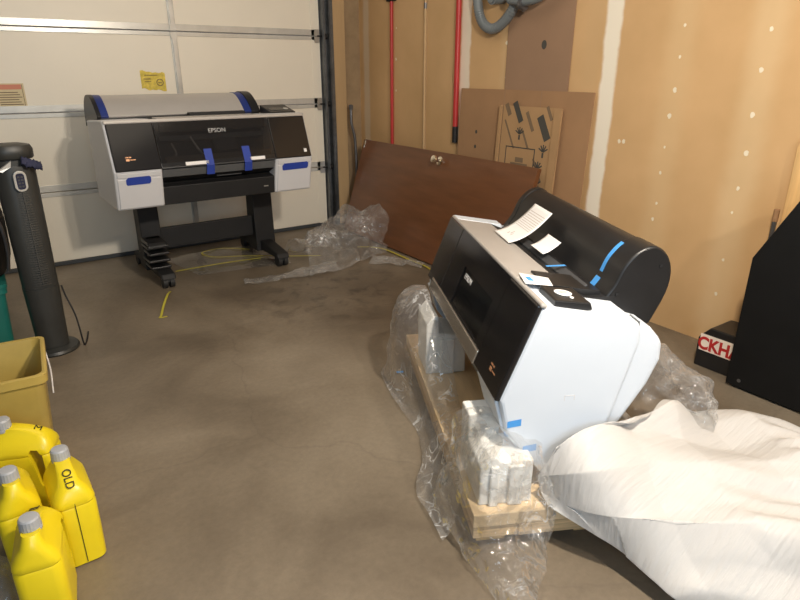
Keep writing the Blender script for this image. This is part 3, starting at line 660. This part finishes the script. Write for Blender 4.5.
# red handled tools hanging on the wall
t = thing('red_pole', 'thin red pole on wall, left one, tip behind the brown door', 'pole', (WX-.0136, 4.375, .66))
mb = MB(); mb.cyl((0, 0, 0), (0, 0, 1.185), .0135, 14); mb.build('shaft', M_red, t)
mb = MB(); mb.box((-.02, -.05, 1.185), (.02, .05, 1.215)); mb.box((-.012, -.02, 1.215), (.012, .02, 1.28)); mb.build('pole_head', M_matte, t, bevel=.004)
t = thing('red_pole', 'thick red pole with a black lower end hanging beside cardboard', 'pole', (WX-.0196, 3.535, .835))
mb = MB(); mb.cyl((0, 0, .115), (0, 0, 1.2), .0195, 14); mb.build('shaft', M_red, t)
mb = MB(); mb.cyl((0, 0, 0), (0, 0, .115), .0205, 14); mb.build('grip', M_matte, t)
mb = MB(); mb.box((-.01, -.06, 1.2), (.01, .06, 1.24)); mb.build('pole_head', M_matte, t, bevel=.004)
t = thing('wooden_pole', 'slim bare wooden pole on wall between the two red poles', 'pole', (WX-.0101, 3.93, .60))
mb = MB(); mb.cyl((0, 0, 0), (0, 0, 1.3), .010, 12); mb.build('shaft', M_jamb, t)
mb = MB(); mb.cyl((0, 0, 1.16), (0, 0, 1.20), .0115, 12); mb.build('ferrule', M_steel, t)
# iron bar in the corner
t = thing('pinch_bar', 'bent steel bar standing in corner beside garage door track', 'bar', (2.80, 4.74, 0))
mb = MB(); mb.tube([(.0, 0, 0.01), (.0, .01, .4), (-.005, .015, .75), (-.035, .02, .90), (-.035, .022, 1.02)], .013, 12); mb.build('shaft', M_steel, t)
mb = MB(); mb.cyl((-.035, .022, 1.015), (-.035, .022, 1.055), .022, 6); mb.build('collar', M_steel, t)

# grey hose coil hung high on wall
t = thing('vacuum_hose', 'looped grey ribbed hose hanging at top of the wall', 'hose', (WX-.06, 3.06, 1.79))
def hp(Y, z, x=0): return (x, Y-3.1, z-1.8)
mb = MB(); mb.tube([hp(3.30, 2.0), hp(3.34, 1.83), hp(3.31, 1.68), hp(3.235, 1.605), hp(3.14, 1.60), hp(3.03, 1.67), hp(2.965, 1.78), hp(2.95, 1.92), hp(3.02, 2.05), hp(3.16, 2.11), hp(3.30, 2.0)], .031, 14, sub=14, rib=.05); mb.build('hose_loop', M_hose, t)
mb = MB(); mb.tube([hp(2.99, 1.745, -.05), hp(2.88, 1.725, -.05), hp(2.76, 1.735, -.045), hp(2.62, 1.80, -.03)], .026, 14, sub=14, rib=.05); mb.build('hose_tail', M_hose, t)
mb = MB(); mb.cyl(hp(2.885, 1.71, -.05), hp(2.86, 1.712, -.05), .036, 18); mb.box((-.05, -.232, -.13), (-.035, -.222, -.05)); mb.build('clamp', M_steel, t)
mb = MB(); mb.cyl((-.045, .055, -.03), (.055, .055, -.02), .042, 20); mb.cyl((-.055, .055, -.03), (-.045, .055, -.03), .032, 20); mb.build('hanger_peg', M_hose, t)

# ================================================================== right edge
CX = 2.58
t = thing('black_cabinet', 'black cabinet with sloped upper edge standing at right edge', 'cabinet', (CX, 1.145, 0))
pf = [(0, .012), (0, .60), (-.128, .864), (-.165, .94), (-.95, .94), (-.95, .012)]
mb = MB(); mb.prism(pf, 0, .02); mb.build('side_panel', M_cabinet, t, bevel=.003)
mb = MB(); mb.prism(pf, .20, .22); mb.build('side_panel', M_cabinet, t, bevel=.003)
mb = MB(); mb.prism([(y*.985-.012, z*.99) for y, z in pf], .02, .20); mb.build('cabinet_core', M_cabinet, t)
for y in (-.045, -.9):
    for x in (.03, .19): mb = MB(); mb.cyl((x, y, 0), (x, y, .014), .02); mb.build('foot_glide', M_rubber, t)
mb = MB(); mb.cyl((-.002, -.055, .045), (.0, -.055, .045), .008, 12); mb.build('screw_cap', M_steel, t)

t = thing('black_case', 'black case with white label of red letters beside black cabinet', 'case', (2.66, 1.345, 0))
mb = MB(); mb.prism([(0, 0), (0, .145), (-.05, .205), (-.18, .205), (-.185, 0)], 0, .185); mb.build('case_body', M_black, t, bevel=.006)
mb = MB(); mb.box((-.0015, -.184, .085), (0, -.012, .168)); mb.build('label', M_label, t)
lettering('label_letters', 'CKHA', .085, frame((-.0022, -.105, .120), (0, -1, 0), (0, 0, 1)), M_labelred, t, sx=.85, bold=.003)
t = thing('pine_board', 'upright pine board leaning on wall behind black cabinet', 'board', (2.925, 1.02, 0))
mb = MB(); mb.prism([(.185, 0), (.19, 1.02), (.18, 1.06), (.14, 1.085), (.0, 1.09), (-.06, 1.06), (-.06, 0)], -.012, .012); mb.build('plank', M_pineup, t, bevel=.004)
mb = MB(); mb.box((-.025, -.04, .3), (-.012, .15, .36)); mb.build('cross_cleat', M_pineup, t)
t = thing('steel_rod', 'thin dark steel rod standing between cabinet and pine board', 'rod', (2.88, 1.218, 0))
mb = MB(); mb.cyl((0, 0, 0), (0, 0, .74), .010, 12); mb.build('shaft', M_steel, t)
mb = MB(); mb.cyl((0, 0, .70), (0, 0, .755), .012, 12); mb.build('tip', M_card, t)
t = thing('white_board', 'white edged strip with black backing behind the cabinet', 'board', (2.87, 1.188, 0))
mb = MB(); mb.box((-.006, -.03, 0), (.006, .0, .60)); mb.build('white_face', M_paper, t)
mb = MB(); mb.box((-.008, .0, 0), (.008, .022, .61)); mb.build('black_backing', M_matte, t)

# ================================================================== left edge: fan, bin, jugs, tote
t = thing('tower_fan', 'tall charcoal tower fan with remote docked on its front', 'fan', (.125, 3.30, 0), R(8))
mb = MB(); mb.lathe([(.115, 0), (.118, .008), (.112, .02), (.06, .03), (.05, .034)], 36); mb.build('base', M_fan, t)
def fan_ring(z, w, d, n=28):
    out = []
    for i in range(n):
        a = 2*PI*i/n; c, s = math.cos(a), math.sin(a)
        out.append((w*math.copysign(abs(c)**.75, c), d*math.copysign(abs(s)**.75, s), z))
    return out
mb = MB(); mb.loft([fan_ring(z, w, d) for z, w, d in ((.03, .070, .068), (.2, .074, .07), (.33, .078, .074), (.345, .079, .074))]); mb.build('column', M_fan, t)
mb = MB(); mb.loft([fan_ring(z, w, d) for z, w, d in ((.345, .077, .068), (.9, .083, .073), (.93, .080, .070))]); mb.build('upper_body', M_fan, t)
mb = MB()
for i in range(44):
    z = .36+i*.0112
    rr = [[(.067*math.cos(a), -.0715*abs(math.sin(a))**.8-.004, zz) for a in [PI+PI*k/12 for k in range(13)]]+[(.062*math.cos(a), -.06*abs(math.sin(a))**.8, zz) for a in [2*PI-PI*k/12 for k in range(13)]] for zz in (z, z+.0055)]
    mb.loft(rr, 0, None, True, False)
mb.box((-.002, -.078, .36), (.002, -.07, .85)); mb.build('grille', M_fan2, t)
mb = MB(); mb.loft([fan_ring(z, w, d) for z, w, d in ((.958, .080, .076), (.965, .088, .082), (1.0, .088, .082), (1.018, .08, .075), (1.024, .05, .05))]); mb.build('top_cap', M_fan, t, sharp=50)
mb = MB(); mb.loft([fan_ring(z, w, d) for z, w, d in ((.93, .066, .06), (.96, .066, .06))]); mb.build('neck', M_fan2, t)
def rrect(w, h, r, n=5):
    out = []
    for cx, cy, a0 in ((w-r, h-r, 0), (-w+r, h-r, 90), (-w+r, -h+r, 180), (w-r, -h+r, 270)):
        for k in range(n+1): a = R(a0+90*k/n); out.append((cx+r*math.cos(a), cy+r*math.sin(a)))
    return out
rc = thing('remote_control', 'small silver rimmed remote docked on the tower fan front', 'remote', (.135, 3.30-.086, .865), R(8))
Mr = frame((0, 0, 0), (1, 0, 0), (0, -.05, 1))
mb = MB(); mb.plate(rrect(.026, .047, .025), 0, .008, 0, Mr); mb.build('rim', M_remote, rc, bevel=.002)
mb = MB(); mb.plate(rrect(.0165, .036, .012), .008, .0095, 0, Mr); mb.build('face', M_cloth, rc)
mb = MB()
for i in range(2):
    for j in range(4): mb.box((-.011+i*.013, -.026+j*.014, .0095), (-.002+i*.013, -.018+j*.014, .0108), 0, Mr)
mb.build('buttons', M_darkgrey, rc)
mb = MB(); mb.tube([(.212, 3.29, .33), (.222, 3.28, .27), (.243, 3.26, .18), (.25, 3.245, .10), (.252, 3.24, .05), (.258, 3.25, .006), (.28, 3.32, .006), (.30, 3.42, .006)], .004, 8)
tag(mb.build('power_cord', M_matte), 'black cord drooping from the tower fan side to the floor', 'cord')
# rag and clip under the fan cap
def rag(u, v):
    return Vector((.155+.075*u+.008*noise.noise(Vector((u*6, v*6, 1))), 3.205+.04*v-.01*u, .935+.030*math.sin(PI*min(1, v*1.2))-.028*u+.016*noise.noise(Vector((u*7, v*7, 0)))))
mb = MB(); mb.grid(rag, 14, 10); o = mb.build('blue_rag', M_cloth); sm = o.modifiers.new('thick', 'SOLIDIFY'); sm.thickness = .006
tag(o, 'crumpled navy rag tucked under the cap of tower fan', 'rag')
mb = MB(); mb._add([(.058, 3.20, .915), (.115, 3.205, .955), (.110, 3.205, .93), (.075, 3.20, .91), (.058, 3.215, .918), (.115, 3.215, .958), (.110, 3.215, .932), (.075, 3.215, .912)], [(0, 1, 2, 3), (4, 7, 6, 5), (0, 4, 5, 1), (1, 5, 6, 2), (2, 6, 7, 3), (3, 7, 4, 0)])
tag(mb.build('paper_scrap', M_remote), 'pale grey folded scrap tucked under tower fan cap', 'scrap')

# mustard waste bin
t = thing('waste_bin', 'mustard yellow open plastic bin behind the yellow jugs', 'bin', (-.110, 2.325, 0), R(-4))
def bin_ring(hx, hy, z): return [(x, y, z) for x, y in rrect(hx, hy, .03, 4)]
mb = MB(); mb.loft([bin_ring(.128, .145, .0), bin_ring(.155, .175, .375), bin_ring(.158, .178, .385), bin_ring(.151, .171, .385), bin_ring(.148, .168, .372), bin_ring(.122, .139, .008)]); mb.build('bin_body', M_bin, t, sharp=40)
mb = MB(); mb.loft([bin_ring(.156, .176, .355), bin_ring(.165, .185, .357), bin_ring(.166, .186, .386), bin_ring(.158, .178, .390), bin_ring(.152, .172, .388), bin_ring(.152, .172, .37)], cap=False); mb.build('rim', M_bin, t, sharp=40)
mb = MB(); mb.tube([(.158, .165, .34), (.163, .168, .25), (.155, .165, .15)], .003, 8); mb.build('edge_highlight', M_paper, t)  # white line painting the highlight on the bin's back corner edge

# yellow jugs
def jug_mesh():
    def ring(z, a, y0, y1, r): 
        hy = (y1-y0)/2; cy = (y0+y1)/2; r = min(r, a*.95, hy*.95)
        return [(x, y+cy, z) for x, y in rrect(a, hy, r, 4)]
    rings = [ring(z, a, y0, y1, r) for z, a, y0, y1, r in ((.0, .044, -.085, .085, .02), (.006, .050, -.093, .093, .024), (.10, .052, -.095, .095, .026), (.175, .052, -.095, .095, .026),
             (.182, .0495, -.092, .092, .026), (.188, .052, -.095, .095, .026), (.202, .049, -.093, .094, .026), (.222, .037, -.085, .092, .026), (.236, .026, -.074, .090, .022), (.252, .021, -.040, .082, .02), (.262, .019, -.004, .074, .018))]
    mb = MB(); mb.loft(rings); o = mb.build('tmp', M_yellow)
    cut = MB()
    sec = [(y, z) for y, z in ((-.068, .085), (-.058, .07), (-.046, .085), (-.040, .14), (-.030, .19), (-.038, .203), (-.055, .20), (-.066, .18))]
    cut.prism(sec, -.08, .08); c = cut.build('tmpc', M_yellow)
    b = o.modifiers.new('b', 'BOOLEAN'); b.operation = 'DIFFERENCE'; b.object = c; b.solver = 'EXACT'
    bpy.context.view_layer.update()
    me = bpy.data.meshes.new_from_object(o.evaluated_get(bpy.context.evaluated_depsgraph_get()))
    for p in me.polygons: p.use_smooth = True
    me.set_sharp_from_angle(angle=R(38)); me.name = 'jug_body'
    bpy.data.objects.remove(o); bpy.data.objects.remove(c)
    return me
JUG = jug_mesh()
if not JUG.materials: JUG.materials.append(M_yellow)
def cap_mb():
    mb = MB(); n = 40
    mb.loft([[((r*(1+(.035 if (i % 2 and 0 < k < 3) else 0)))*math.cos(2*PI*i/n), (r*(1+(.035 if (i % 2 and 0 < k < 3) else 0)))*math.sin(2*PI*i/n)+.036, z) for i in range(n)] for k, (r, z) in enumerate(((.0215, .262), (.0225, .264), (.0215, .285), (.019, .289), (.012, .290)))])
    mb.lathe([(.020, .250), (.023, .254), (.0235, .261), (.02, .264)], 28, 0, Matrix.Translation((0, .036, 0)))
    return mb
CAPM = None
SCR = [('OLD',), ('OL',), ('M',), ('N',)]
def jug(label, x, y, rot, text, first, seam=True):
    global CAPM
    t = thing('yellow_jug', label, 'jug', (x, y, 0), rot, 'yellow jugs beside the waste bin'); t.scale = (1.06, 1.06, 1.10)
    b = bpy.data.objects.new('jug_body', JUG); COL.objects.link(b); b.parent = t
    if CAPM is None:
        c = cap_mb().build('cap', M_cap, t, sharp=30); CAPM = c.data
    else:
        c = bpy.data.objects.new('cap', CAPM); COL.objects.link(c); c.parent = t
    # hand-written marks on the sloped handle: runs from cap (+y) down to the handle end (-y)
    M = frame((.0, -.055, .2465), (0, -.034, -.016), (1, 0, 0))
    lettering('handwriting', text, .030, M, M_marker, t)
    if seam:
        mb = MB(); mb.tube([(0, -.0915, .20), (0, -.0962, .175), (0, -.0965, .10), (0, -.0945, .01)], .0010, 6); mb.build('mould_seam', M_marker, t)
    return t
jug('yellow jug nearest the camera, grey cap turned toward us', -.072, 1.518, R(172), 'OL', True, False)
jug('yellow jug standing apart to the right, handle facing forward', .022, 1.718, R(2), 'OLD', False)
jug('yellow jug at the left edge behind the nearest jug', -.112, 1.765, R(186), 'D', False, False)
jug('yellow jug farthest back, close against the mustard bin', -.072, 2.02, R(70), 'M', False, False)

# teal tote and things on it, behind the fan
t = thing('teal_tote', 'teal plastic tote on floor at left edge beside fan', 'tote', (-.20, 3.62, 0))
mb = MB(); mb.loft([bin_ring(.16, .20, 0), bin_ring(.175, .215, .30), bin_ring(.185, .225, .30), bin_ring(.185, .225, .33)]); mb.build('tote_body', M_teal, t, sharp=40)
mb = MB(); mb.loft([bin_ring(.19, .23, .33), bin_ring(.19, .23, .35)]); mb.build('tote_lid', M_teal, t, sharp=40)
def bag_pt(a, z):
    return None
mb = MB(); n_ = 22; rings = []
for k in range(12):
    z = .352+.50*k/11; f = math.sin(PI*(.16+.72*k/11))**.5
    rings.append([((.175*f)*math.cos(2*PI*i/n_)*(1+.12*noise.noise(Vector((math.cos(2*PI*i/n_)*2, math.sin(2*PI*i/n_)*2, z*6))))-.17, (.19*f)*math.sin(2*PI*i/n_)*(1+.12*noise.noise(Vector((math.cos(2*PI*i/n_)*2, math.sin(2*PI*i/n_)*2, z*6+9))))+3.62, z) for i in range(n_)])
t = thing('black_bag', 'slumped black bag on the teal tote at left edge', 'bag', (-.125, 3.62, .352))
mb.loft(rings, 0, Matrix.Translation((.17, -3.62, -.352))); mb.build('bag_body', M_matte, t)
mb = MB(); mb.tube([(.10, -.13, .40), (.145, -.16, .28), (.15, -.16, .14), (.135, -.15, .04)], .008, 8); mb.build('metal_trim', M_steel, t)
mb = MB(); mb.tube([(-.1, 3.30, .03), (.0, 3.33, .006), (.05, 3.42, .006), (.06, 3.5, .006), (.10, 3.52, .012), (.02, 3.40, .010), (-.12, 3.33, .02)], .004, 8)
tag(mb.build('tan_cord', M_jamb), 'thin tan cord looped on floor between tote and fan', 'cord')

# ================================================================== plastic film, strapping and foam sheet
def crump(p, f, seed):
    q = Vector((p[0]*f+seed, p[1]*f, p[2]*f))
    d = noise.voronoi(q)[0]
    return d[0]
def film(name, label, ctrl, m, nu, nv, amp, f, seed, minz=.004, cat='plastic film', group=None, thick=0, fold=None, linv=False):
    rows = len(ctrl); cols = len(ctrl[0])
    def cr(p0, p1, p2, p3, t): return .5*((2*p1)+(p2-p0)*t+(2*p0-5*p1+4*p2-p3)*t*t+(3*p1-p0-3*p2+p3)*t**3)
    def row(r, u):
        x = u*(cols-1); i = min(int(x), cols-2); t = x-i; c = ctrl[r]
        return cr(c[max(i-1, 0)], c[i], c[i+1], c[min(i+2, cols-1)], t)
    def pt(u, v):
        y = v*(rows-1); j = min(int(y), rows-2); t = y-j
        if linv:
            t = t*t*(3-2*t)*.35+t*.65
            return row(j, u).lerp(row(j+1, u), t)
        return cr(row(max(j-1, 0), u), row(j, u), row(j+1, u), row(min(j+2, rows-1), u), t)
    def fn(u, v):
        p = pt(u, v); e = .01
        du = pt(min(u+e, 1), v)-pt(max(u-e, 0), v); dw = pt(u, min(v+e, 1))-pt(u, max(v-e, 0))
        n = du.cross(dw)
        n = n.normalized() if n.length > 1e-9 else Vector((0, 0, 1))
        if n.z < 0: n = -n
        a = amp*(crump(p, f, seed)-.35)+amp*.45*(crump(p, f*2.3, seed+7)-.35)+amp*.8*noise.noise(p*f*.6+Vector((seed, 0, 0)))
        if fold: a += fold(u, v, p)
        q = p+n*a
        q.z = max(q.z, minz+.003*(1+noise.noise(p*30)))
        return q
    mb = MB(); mb.grid(fn, nu, nv)
    o = mb.build(name, m)
    if thick: s = o.modifiers.new('thick', 'SOLIDIFY'); s.thickness = thick
    return tag(o, label, cat, group)

V = Vector
# bag draped along the left side of the pallet: rows run from the far end to the near end
rows = []
for S, top, n1, n2, n3 in ((2.66, .30, .44, .36, .32), (2.52, .41, .40, .31, .27), (2.36, .41, .40, .31, .28), (2.2, .33, .42, .36, .31), (2.0, .15, .44, .395, .35), (1.8, .135, .44, .395, .34), (1.65, .14, .44, .395, .29), (1.54, .30, .43, .395, .31), (1.42, .31, .425, .39, .33)):
    rows.append([SN(S, n1+.07, top+.004), SN(S, n1+.01, top+.006), SN(S, n1-.03-.35*max(0, .40-n2), top*.85), SN(S, n2, top*.5), SN(S, (n2+n3)/2, .03), SN(S-.03, n3, .008)])
film('plastic_bag', 'clear plastic bag draped down the left side of wooden pallet', rows, M_film, 70, 150, .022, 9, 3)
# film hanging over the near end of the pallet down to the floor
rows = [[SN(1.60, .40, .30), SN(1.58, .455, .345), SN(1.56, .56, .335), SN(1.52, .64, .30)],
        [SN(1.56, .385, .20), SN(1.375, .45, .325), SN(1.37, .56, .305), SN(1.38, .62, .25)],
        [SN(1.55, .345, .10), SN(1.325, .42, .19), SN(1.335, .54, .18), SN(1.35, .65, .15)],
        [SN(1.50, .322, .05), SN(1.31, .41, .10), SN(1.315, .53, .10), SN(1.34, .65, .095)],
        [SN(1.40, .352, .035), SN(1.28, .42, .065), SN(1.27, .53, .065), SN(1.29, .615, .05)],
        [SN(1.28, .392, .018), SN(1.23, .44, .05), SN(1.22, .52, .05), SN(1.22, .575, .02)],
        [SN(1.19, .421, .008), SN(1.16, .45, .03), SN(1.15, .49, .03), SN(1.15, .53, .012)],
        [SN(1.11, .425, .005), SN(1.09, .445, .012), SN(1.08, .475, .012), SN(1.09, .50, .008)]]
film('plastic_bag', 'clear plastic film hanging over near pallet end onto floor', rows, M_film, 60, 120, .024, 13, 21)
# film bunched behind the printer
rows = [[SN(1.55, 1.00, .02), SN(1.50, 1.06, .01), SN(1.42, 1.16, .01), SN(1.32, 1.26, .008)],
        [SN(1.66, 1.03, .15), SN(1.58, 1.10, .17), SN(1.50, 1.2, .16), SN(1.40, 1.29, .12)],
        [SN(1.72, 1.06, .30), SN(1.66, 1.13, .35), SN(1.58, 1.21, .33), SN(1.50, 1.27, .22)],
        [SN(1.82, 1.10, .30), SN(1.80, 1.18, .36), SN(1.74, 1.27, .32), SN(1.62, 1.33, .2)],
        [SN(1.92, 1.12, .10), SN(1.92, 1.22, .12), SN(1.86, 1.32, .10), SN(1.72, 1.38, .06)]]
film('plastic_bag', 'bunched clear plastic between tilted printer and black case', rows, M_film2, 60, 80, .050, 12, 33)
# heap by the door slab
rows = [[V((1.72, 4.05, .01)), V((2.0, 4.12, .01)), V((2.3, 4.22, .01)), V((2.50, 4.25, .01))],
        [V((1.78, 3.98, .14)), V((2.02, 4.02, .20)), V((2.30, 4.10, .28)), V((2.52, 4.12, .25))],
        [V((1.80, 3.86, .15)), V((2.05, 3.90, .18)), V((2.30, 3.98, .29)), V((2.55, 3.95, .27))],
        [V((1.78, 3.72, .05)), V((2.0, 3.74, .09)), V((2.28, 3.82, .15)), V((2.50, 3.84, .12))],
        [V((1.72, 3.58, .006)), V((1.98, 3.58, .008)), V((2.2, 3.68, .01)), V((2.42, 3.72, .01))]]
film('plastic_film', 'heap of crumpled clear plastic on floor before brown door', rows, M_film2, 80, 80, .075, 10, 44)
rows = [[V((1.30, 3.74, .006)), V((1.5, 3.72, .01)), V((1.72, 3.74, .01)), V((1.95, 3.76, .012))],
        [V((1.29, 3.70, .018)), V((1.5, 3.67, .024)), V((1.72, 3.68, .03)), V((1.95, 3.68, .04))],
        [V((1.28, 3.66, .006)), V((1.5, 3.62, .008)), V((1.70, 3.60, .01)), V((1.95, 3.58, .01))]]
film('plastic_film', 'narrow strip of clear plastic lying in front of heap', rows, M_film2, 60, 16, .02, 16, 51)
rows = [[V((2.28, 3.66, .006)), V((2.4, 3.56, .01)), V((2.48, 3.44, .01)), V((2.52, 3.34, .008))],
        [V((2.25, 3.62, .03)), V((2.36, 3.52, .04)), V((2.44, 3.41, .03)), V((2.49, 3.32, .02))],
        [V((2.20, 3.60, .006)), V((2.32, 3.48, .01)), V((2.40, 3.38, .01)), V((2.46, 3.30, .008))]]
film('plastic_film', 'twisted tail of clear plastic beside yellow strap at door foot', rows, M_film2, 40, 16, .03, 18, 62)
rows = [[V((1.0, 4.55, .003)), V((1.35, 4.62, .004)), V((1.75, 4.55, .004))], [V((1.05, 4.3, .004)), V((1.4, 4.3, .004)), V((1.8, 4.25, .004))], [V((1.1, 4.05, .003)), V((1.4, 4.0, .003)), V((1.75, 3.95, .003))]]
film('plastic_film', 'flat clear plastic sheet on floor under the standing printer', rows, M_filmflat, 50, 40, .006, 8, 71, minz=.001)

# yellow strapping
def strap(label, pts, w=.016, tw=0):
    mb = MB(); mb.ribbon(pts, w, twist=tw); tag(mb.build('yellow_strap', M_strap), label, 'strap')
strap('yellow strap running across floor between printer stand feet', [(.98, 4.20, .014), (1.15, 4.19, .018), (1.35, 4.18, .020), (1.60, 4.17, .014)], .02)
strap('yellow strap looped on floor behind the printer stand', [(1.62, 4.45, .012), (1.45, 4.60, .012), (1.28, 4.56, .014), (1.32, 4.40, .012), (1.55, 4.28, .012), (1.8, 4.10, .012), (2.0, 3.96, .016)], .014)
strap('yellow strap from clear plastic heap along brown door foot', [(2.36, 4.02, .012), (2.46, 3.93, .014), (2.50, 3.80, .014), (2.50, 3.55, .012), (2.50, 3.30, .012), (2.46, 3.12, .012)], .016)
strap('short yellow strap end lying in front of printer stand caster', [(.845, 3.83, .004), (.80, 3.72, .022), (.74, 3.58, .012), (.69, 3.44, .006), (.675, 3.41, .004), (.715, 3.41, .003)], .013)

# white foam sheet spilling to the lower right
ctrl = [[at(553, 452, .29), at(572, 442, .31), at(604, 430, .33), at(648, 418, .30), at(700, 412, .20), at(750, 422, .19), at(800, 429, .20), at(890, 450, .20)],
        [at(556, 449, .31), at(574, 436, .345), at(604, 423, .365), at(648, 412, .34), at(702, 408, .25), at(752, 419, .23), at(802, 426, .24), at(900, 448, .24)],
        [at(538, 476, .20), at(570, 474, .27), at(606, 470, .29), at(654, 462, .28), at(706, 450, .25), at(756, 458, .26), at(808, 466, .27), at(900, 492, .25)],
        [at(541, 492, .155), at(572, 507, .17), at(614, 517, .19), at(664, 520, .215), at(712, 522, .22), at(760, 524, .23), at(816, 530, .23), at(910, 556, .19)],
        [at(548, 506, .14), at(580, 526, .12), at(618, 550, .085), at(654, 580, .06), at(694, 612, .04), at(750, 640, .03), at(815, 660, .015), at(910, 690, .006)]]
def tri(x):
    t = abs((x % 1.0)-.5)*2
    return .55*t+.45*(.5-.5*math.cos(PI*t))
def folds(u, v, p):
    w = Vector((noise.noise(p*1.7), noise.noise(p*1.7+Vector((5, 0, 0))), 0))*.08
    k = p+w
    q = k.x*.55+k.y*.83            # across creases that run toward the lower right of the photograph
    s = k.x*.83-k.y*.55
    e = min(1.5, .04+1.6*u+3*u*u)*min(1, 4*v)
    up = 1-max(0, v-.72)/.28*.55
    a = .040*(.5-tri(q*3.7+.2))*(.35+1.3*abs(noise.noise(p*1.9)))*up
    b = .024*(.5-tri(s*3.1+q*.9+.35))*up
    c = .022*(.5-tri(q*10+s*3.5))*max(0, noise.noise(p*3.3+Vector((9, 2, 1))))*2
    r = abs(noise.noise(Vector((q*6, s*2.0, 3))))
    d = -.030*max(0, .22-r)/.22*max(0, noise.noise(p*2.2+Vector((1, 7, 4)))+.25)*1.6
    return (a+b+c+d)*e
film('foam_sheet', 'large white foam wrapping sheet crumpled over pallet end at lower right', ctrl, M_sheet, 220, 170, .004, 5, 81, minz=.004, cat='packing sheet', thick=.0015, fold=folds, linv=True)
t = None
# bit of clear bag at lower left corner
rows = [[at(-10, 555, .05), at(6, 560, .08), at(14, 575, .06), at(18, 600, .03)], [at(-14, 575, .09), at(0, 580, .11), at(10, 592, .08), at(14, 612, .04)], [at(-14, 610, .04), at(-4, 610, .05), at(6, 615, .03), at(12, 625, .01)]]
film('plastic_film', 'scrap of clear plastic at lower left corner beside jugs', rows, M_film2, 24, 20, .012, 20, 92)
# small scraps of blue tape on the floor
mb = MB(); p = at(400, 372, .012); mb.box((-.016, -.007, 0), (.016, .007, .001), 0, Matrix.Translation(p) @ Matrix.Rotation(R(-20), 4, 'Z'))
tag(mb.build('tape_scrap', M_tapel), 'scrap of light blue tape stuck to clear film left of pallet', 'tape')

# ================================================================== camera, light
cam = bpy.data.cameras.new('camera'); cam.sensor_width = 36; cam.lens = FPX/800*36; cam.clip_start = .02
co = bpy.data.objects.new('camera', cam); COL.objects.link(co)
Mx = Matrix((RT, UP, -FW)).transposed().to_4x4(); Mx.translation = V((0, 0, EYE)); co.matrix_world = Mx
C.camera = co
def area(name, loc, target, size, power, color):
    l = bpy.data.lights.new(name, 'AREA'); l.shape = 'DISK'; l.size = size; l.energy = power; l.color = color
    o = bpy.data.objects.new(name, l); COL.objects.link(o); o.location = loc
    o.rotation_euler = (V(target)-V(loc)).to_track_quat('-Z', 'Y').to_euler()
    return o
def point(name, loc, r, power, color):
    l = bpy.data.lights.new(name, 'POINT'); l.shadow_soft_size = r; l.energy = power; l.color = color
    o = bpy.data.objects.new(name, l); COL.objects.link(o); o.location = loc
point('ceiling_lamp', (1.08, -1.45, 2.68), .06, 125, (1, .90, .76))
point('work_lamp', (1.10, .42, 1.98), .07, 175, (1, .89, .75))
area('ceiling_bounce', (.9, 2.6, 2.7), (1.3, 3.4, .3), 2.2, 18, (1, .86, .68))
area('cool_fill', (-.3, -1.3, 1.5), (1.5, 1.6, .4), 1.2, 28, (.58, .80, 1))
w = bpy.data.worlds.new('world'); C.world = w; w.use_nodes = True
bg = w.node_tree.nodes['Background']; bg.inputs['Color'].default_value = (1, .95, .88, 1); bg.inputs['Strength'].default_value = .14
C.view_settings.view_transform = 'Standard'
C.view_settings.look = 'None'
C.view_settings.exposure = 0
C.view_settings.gamma = 1
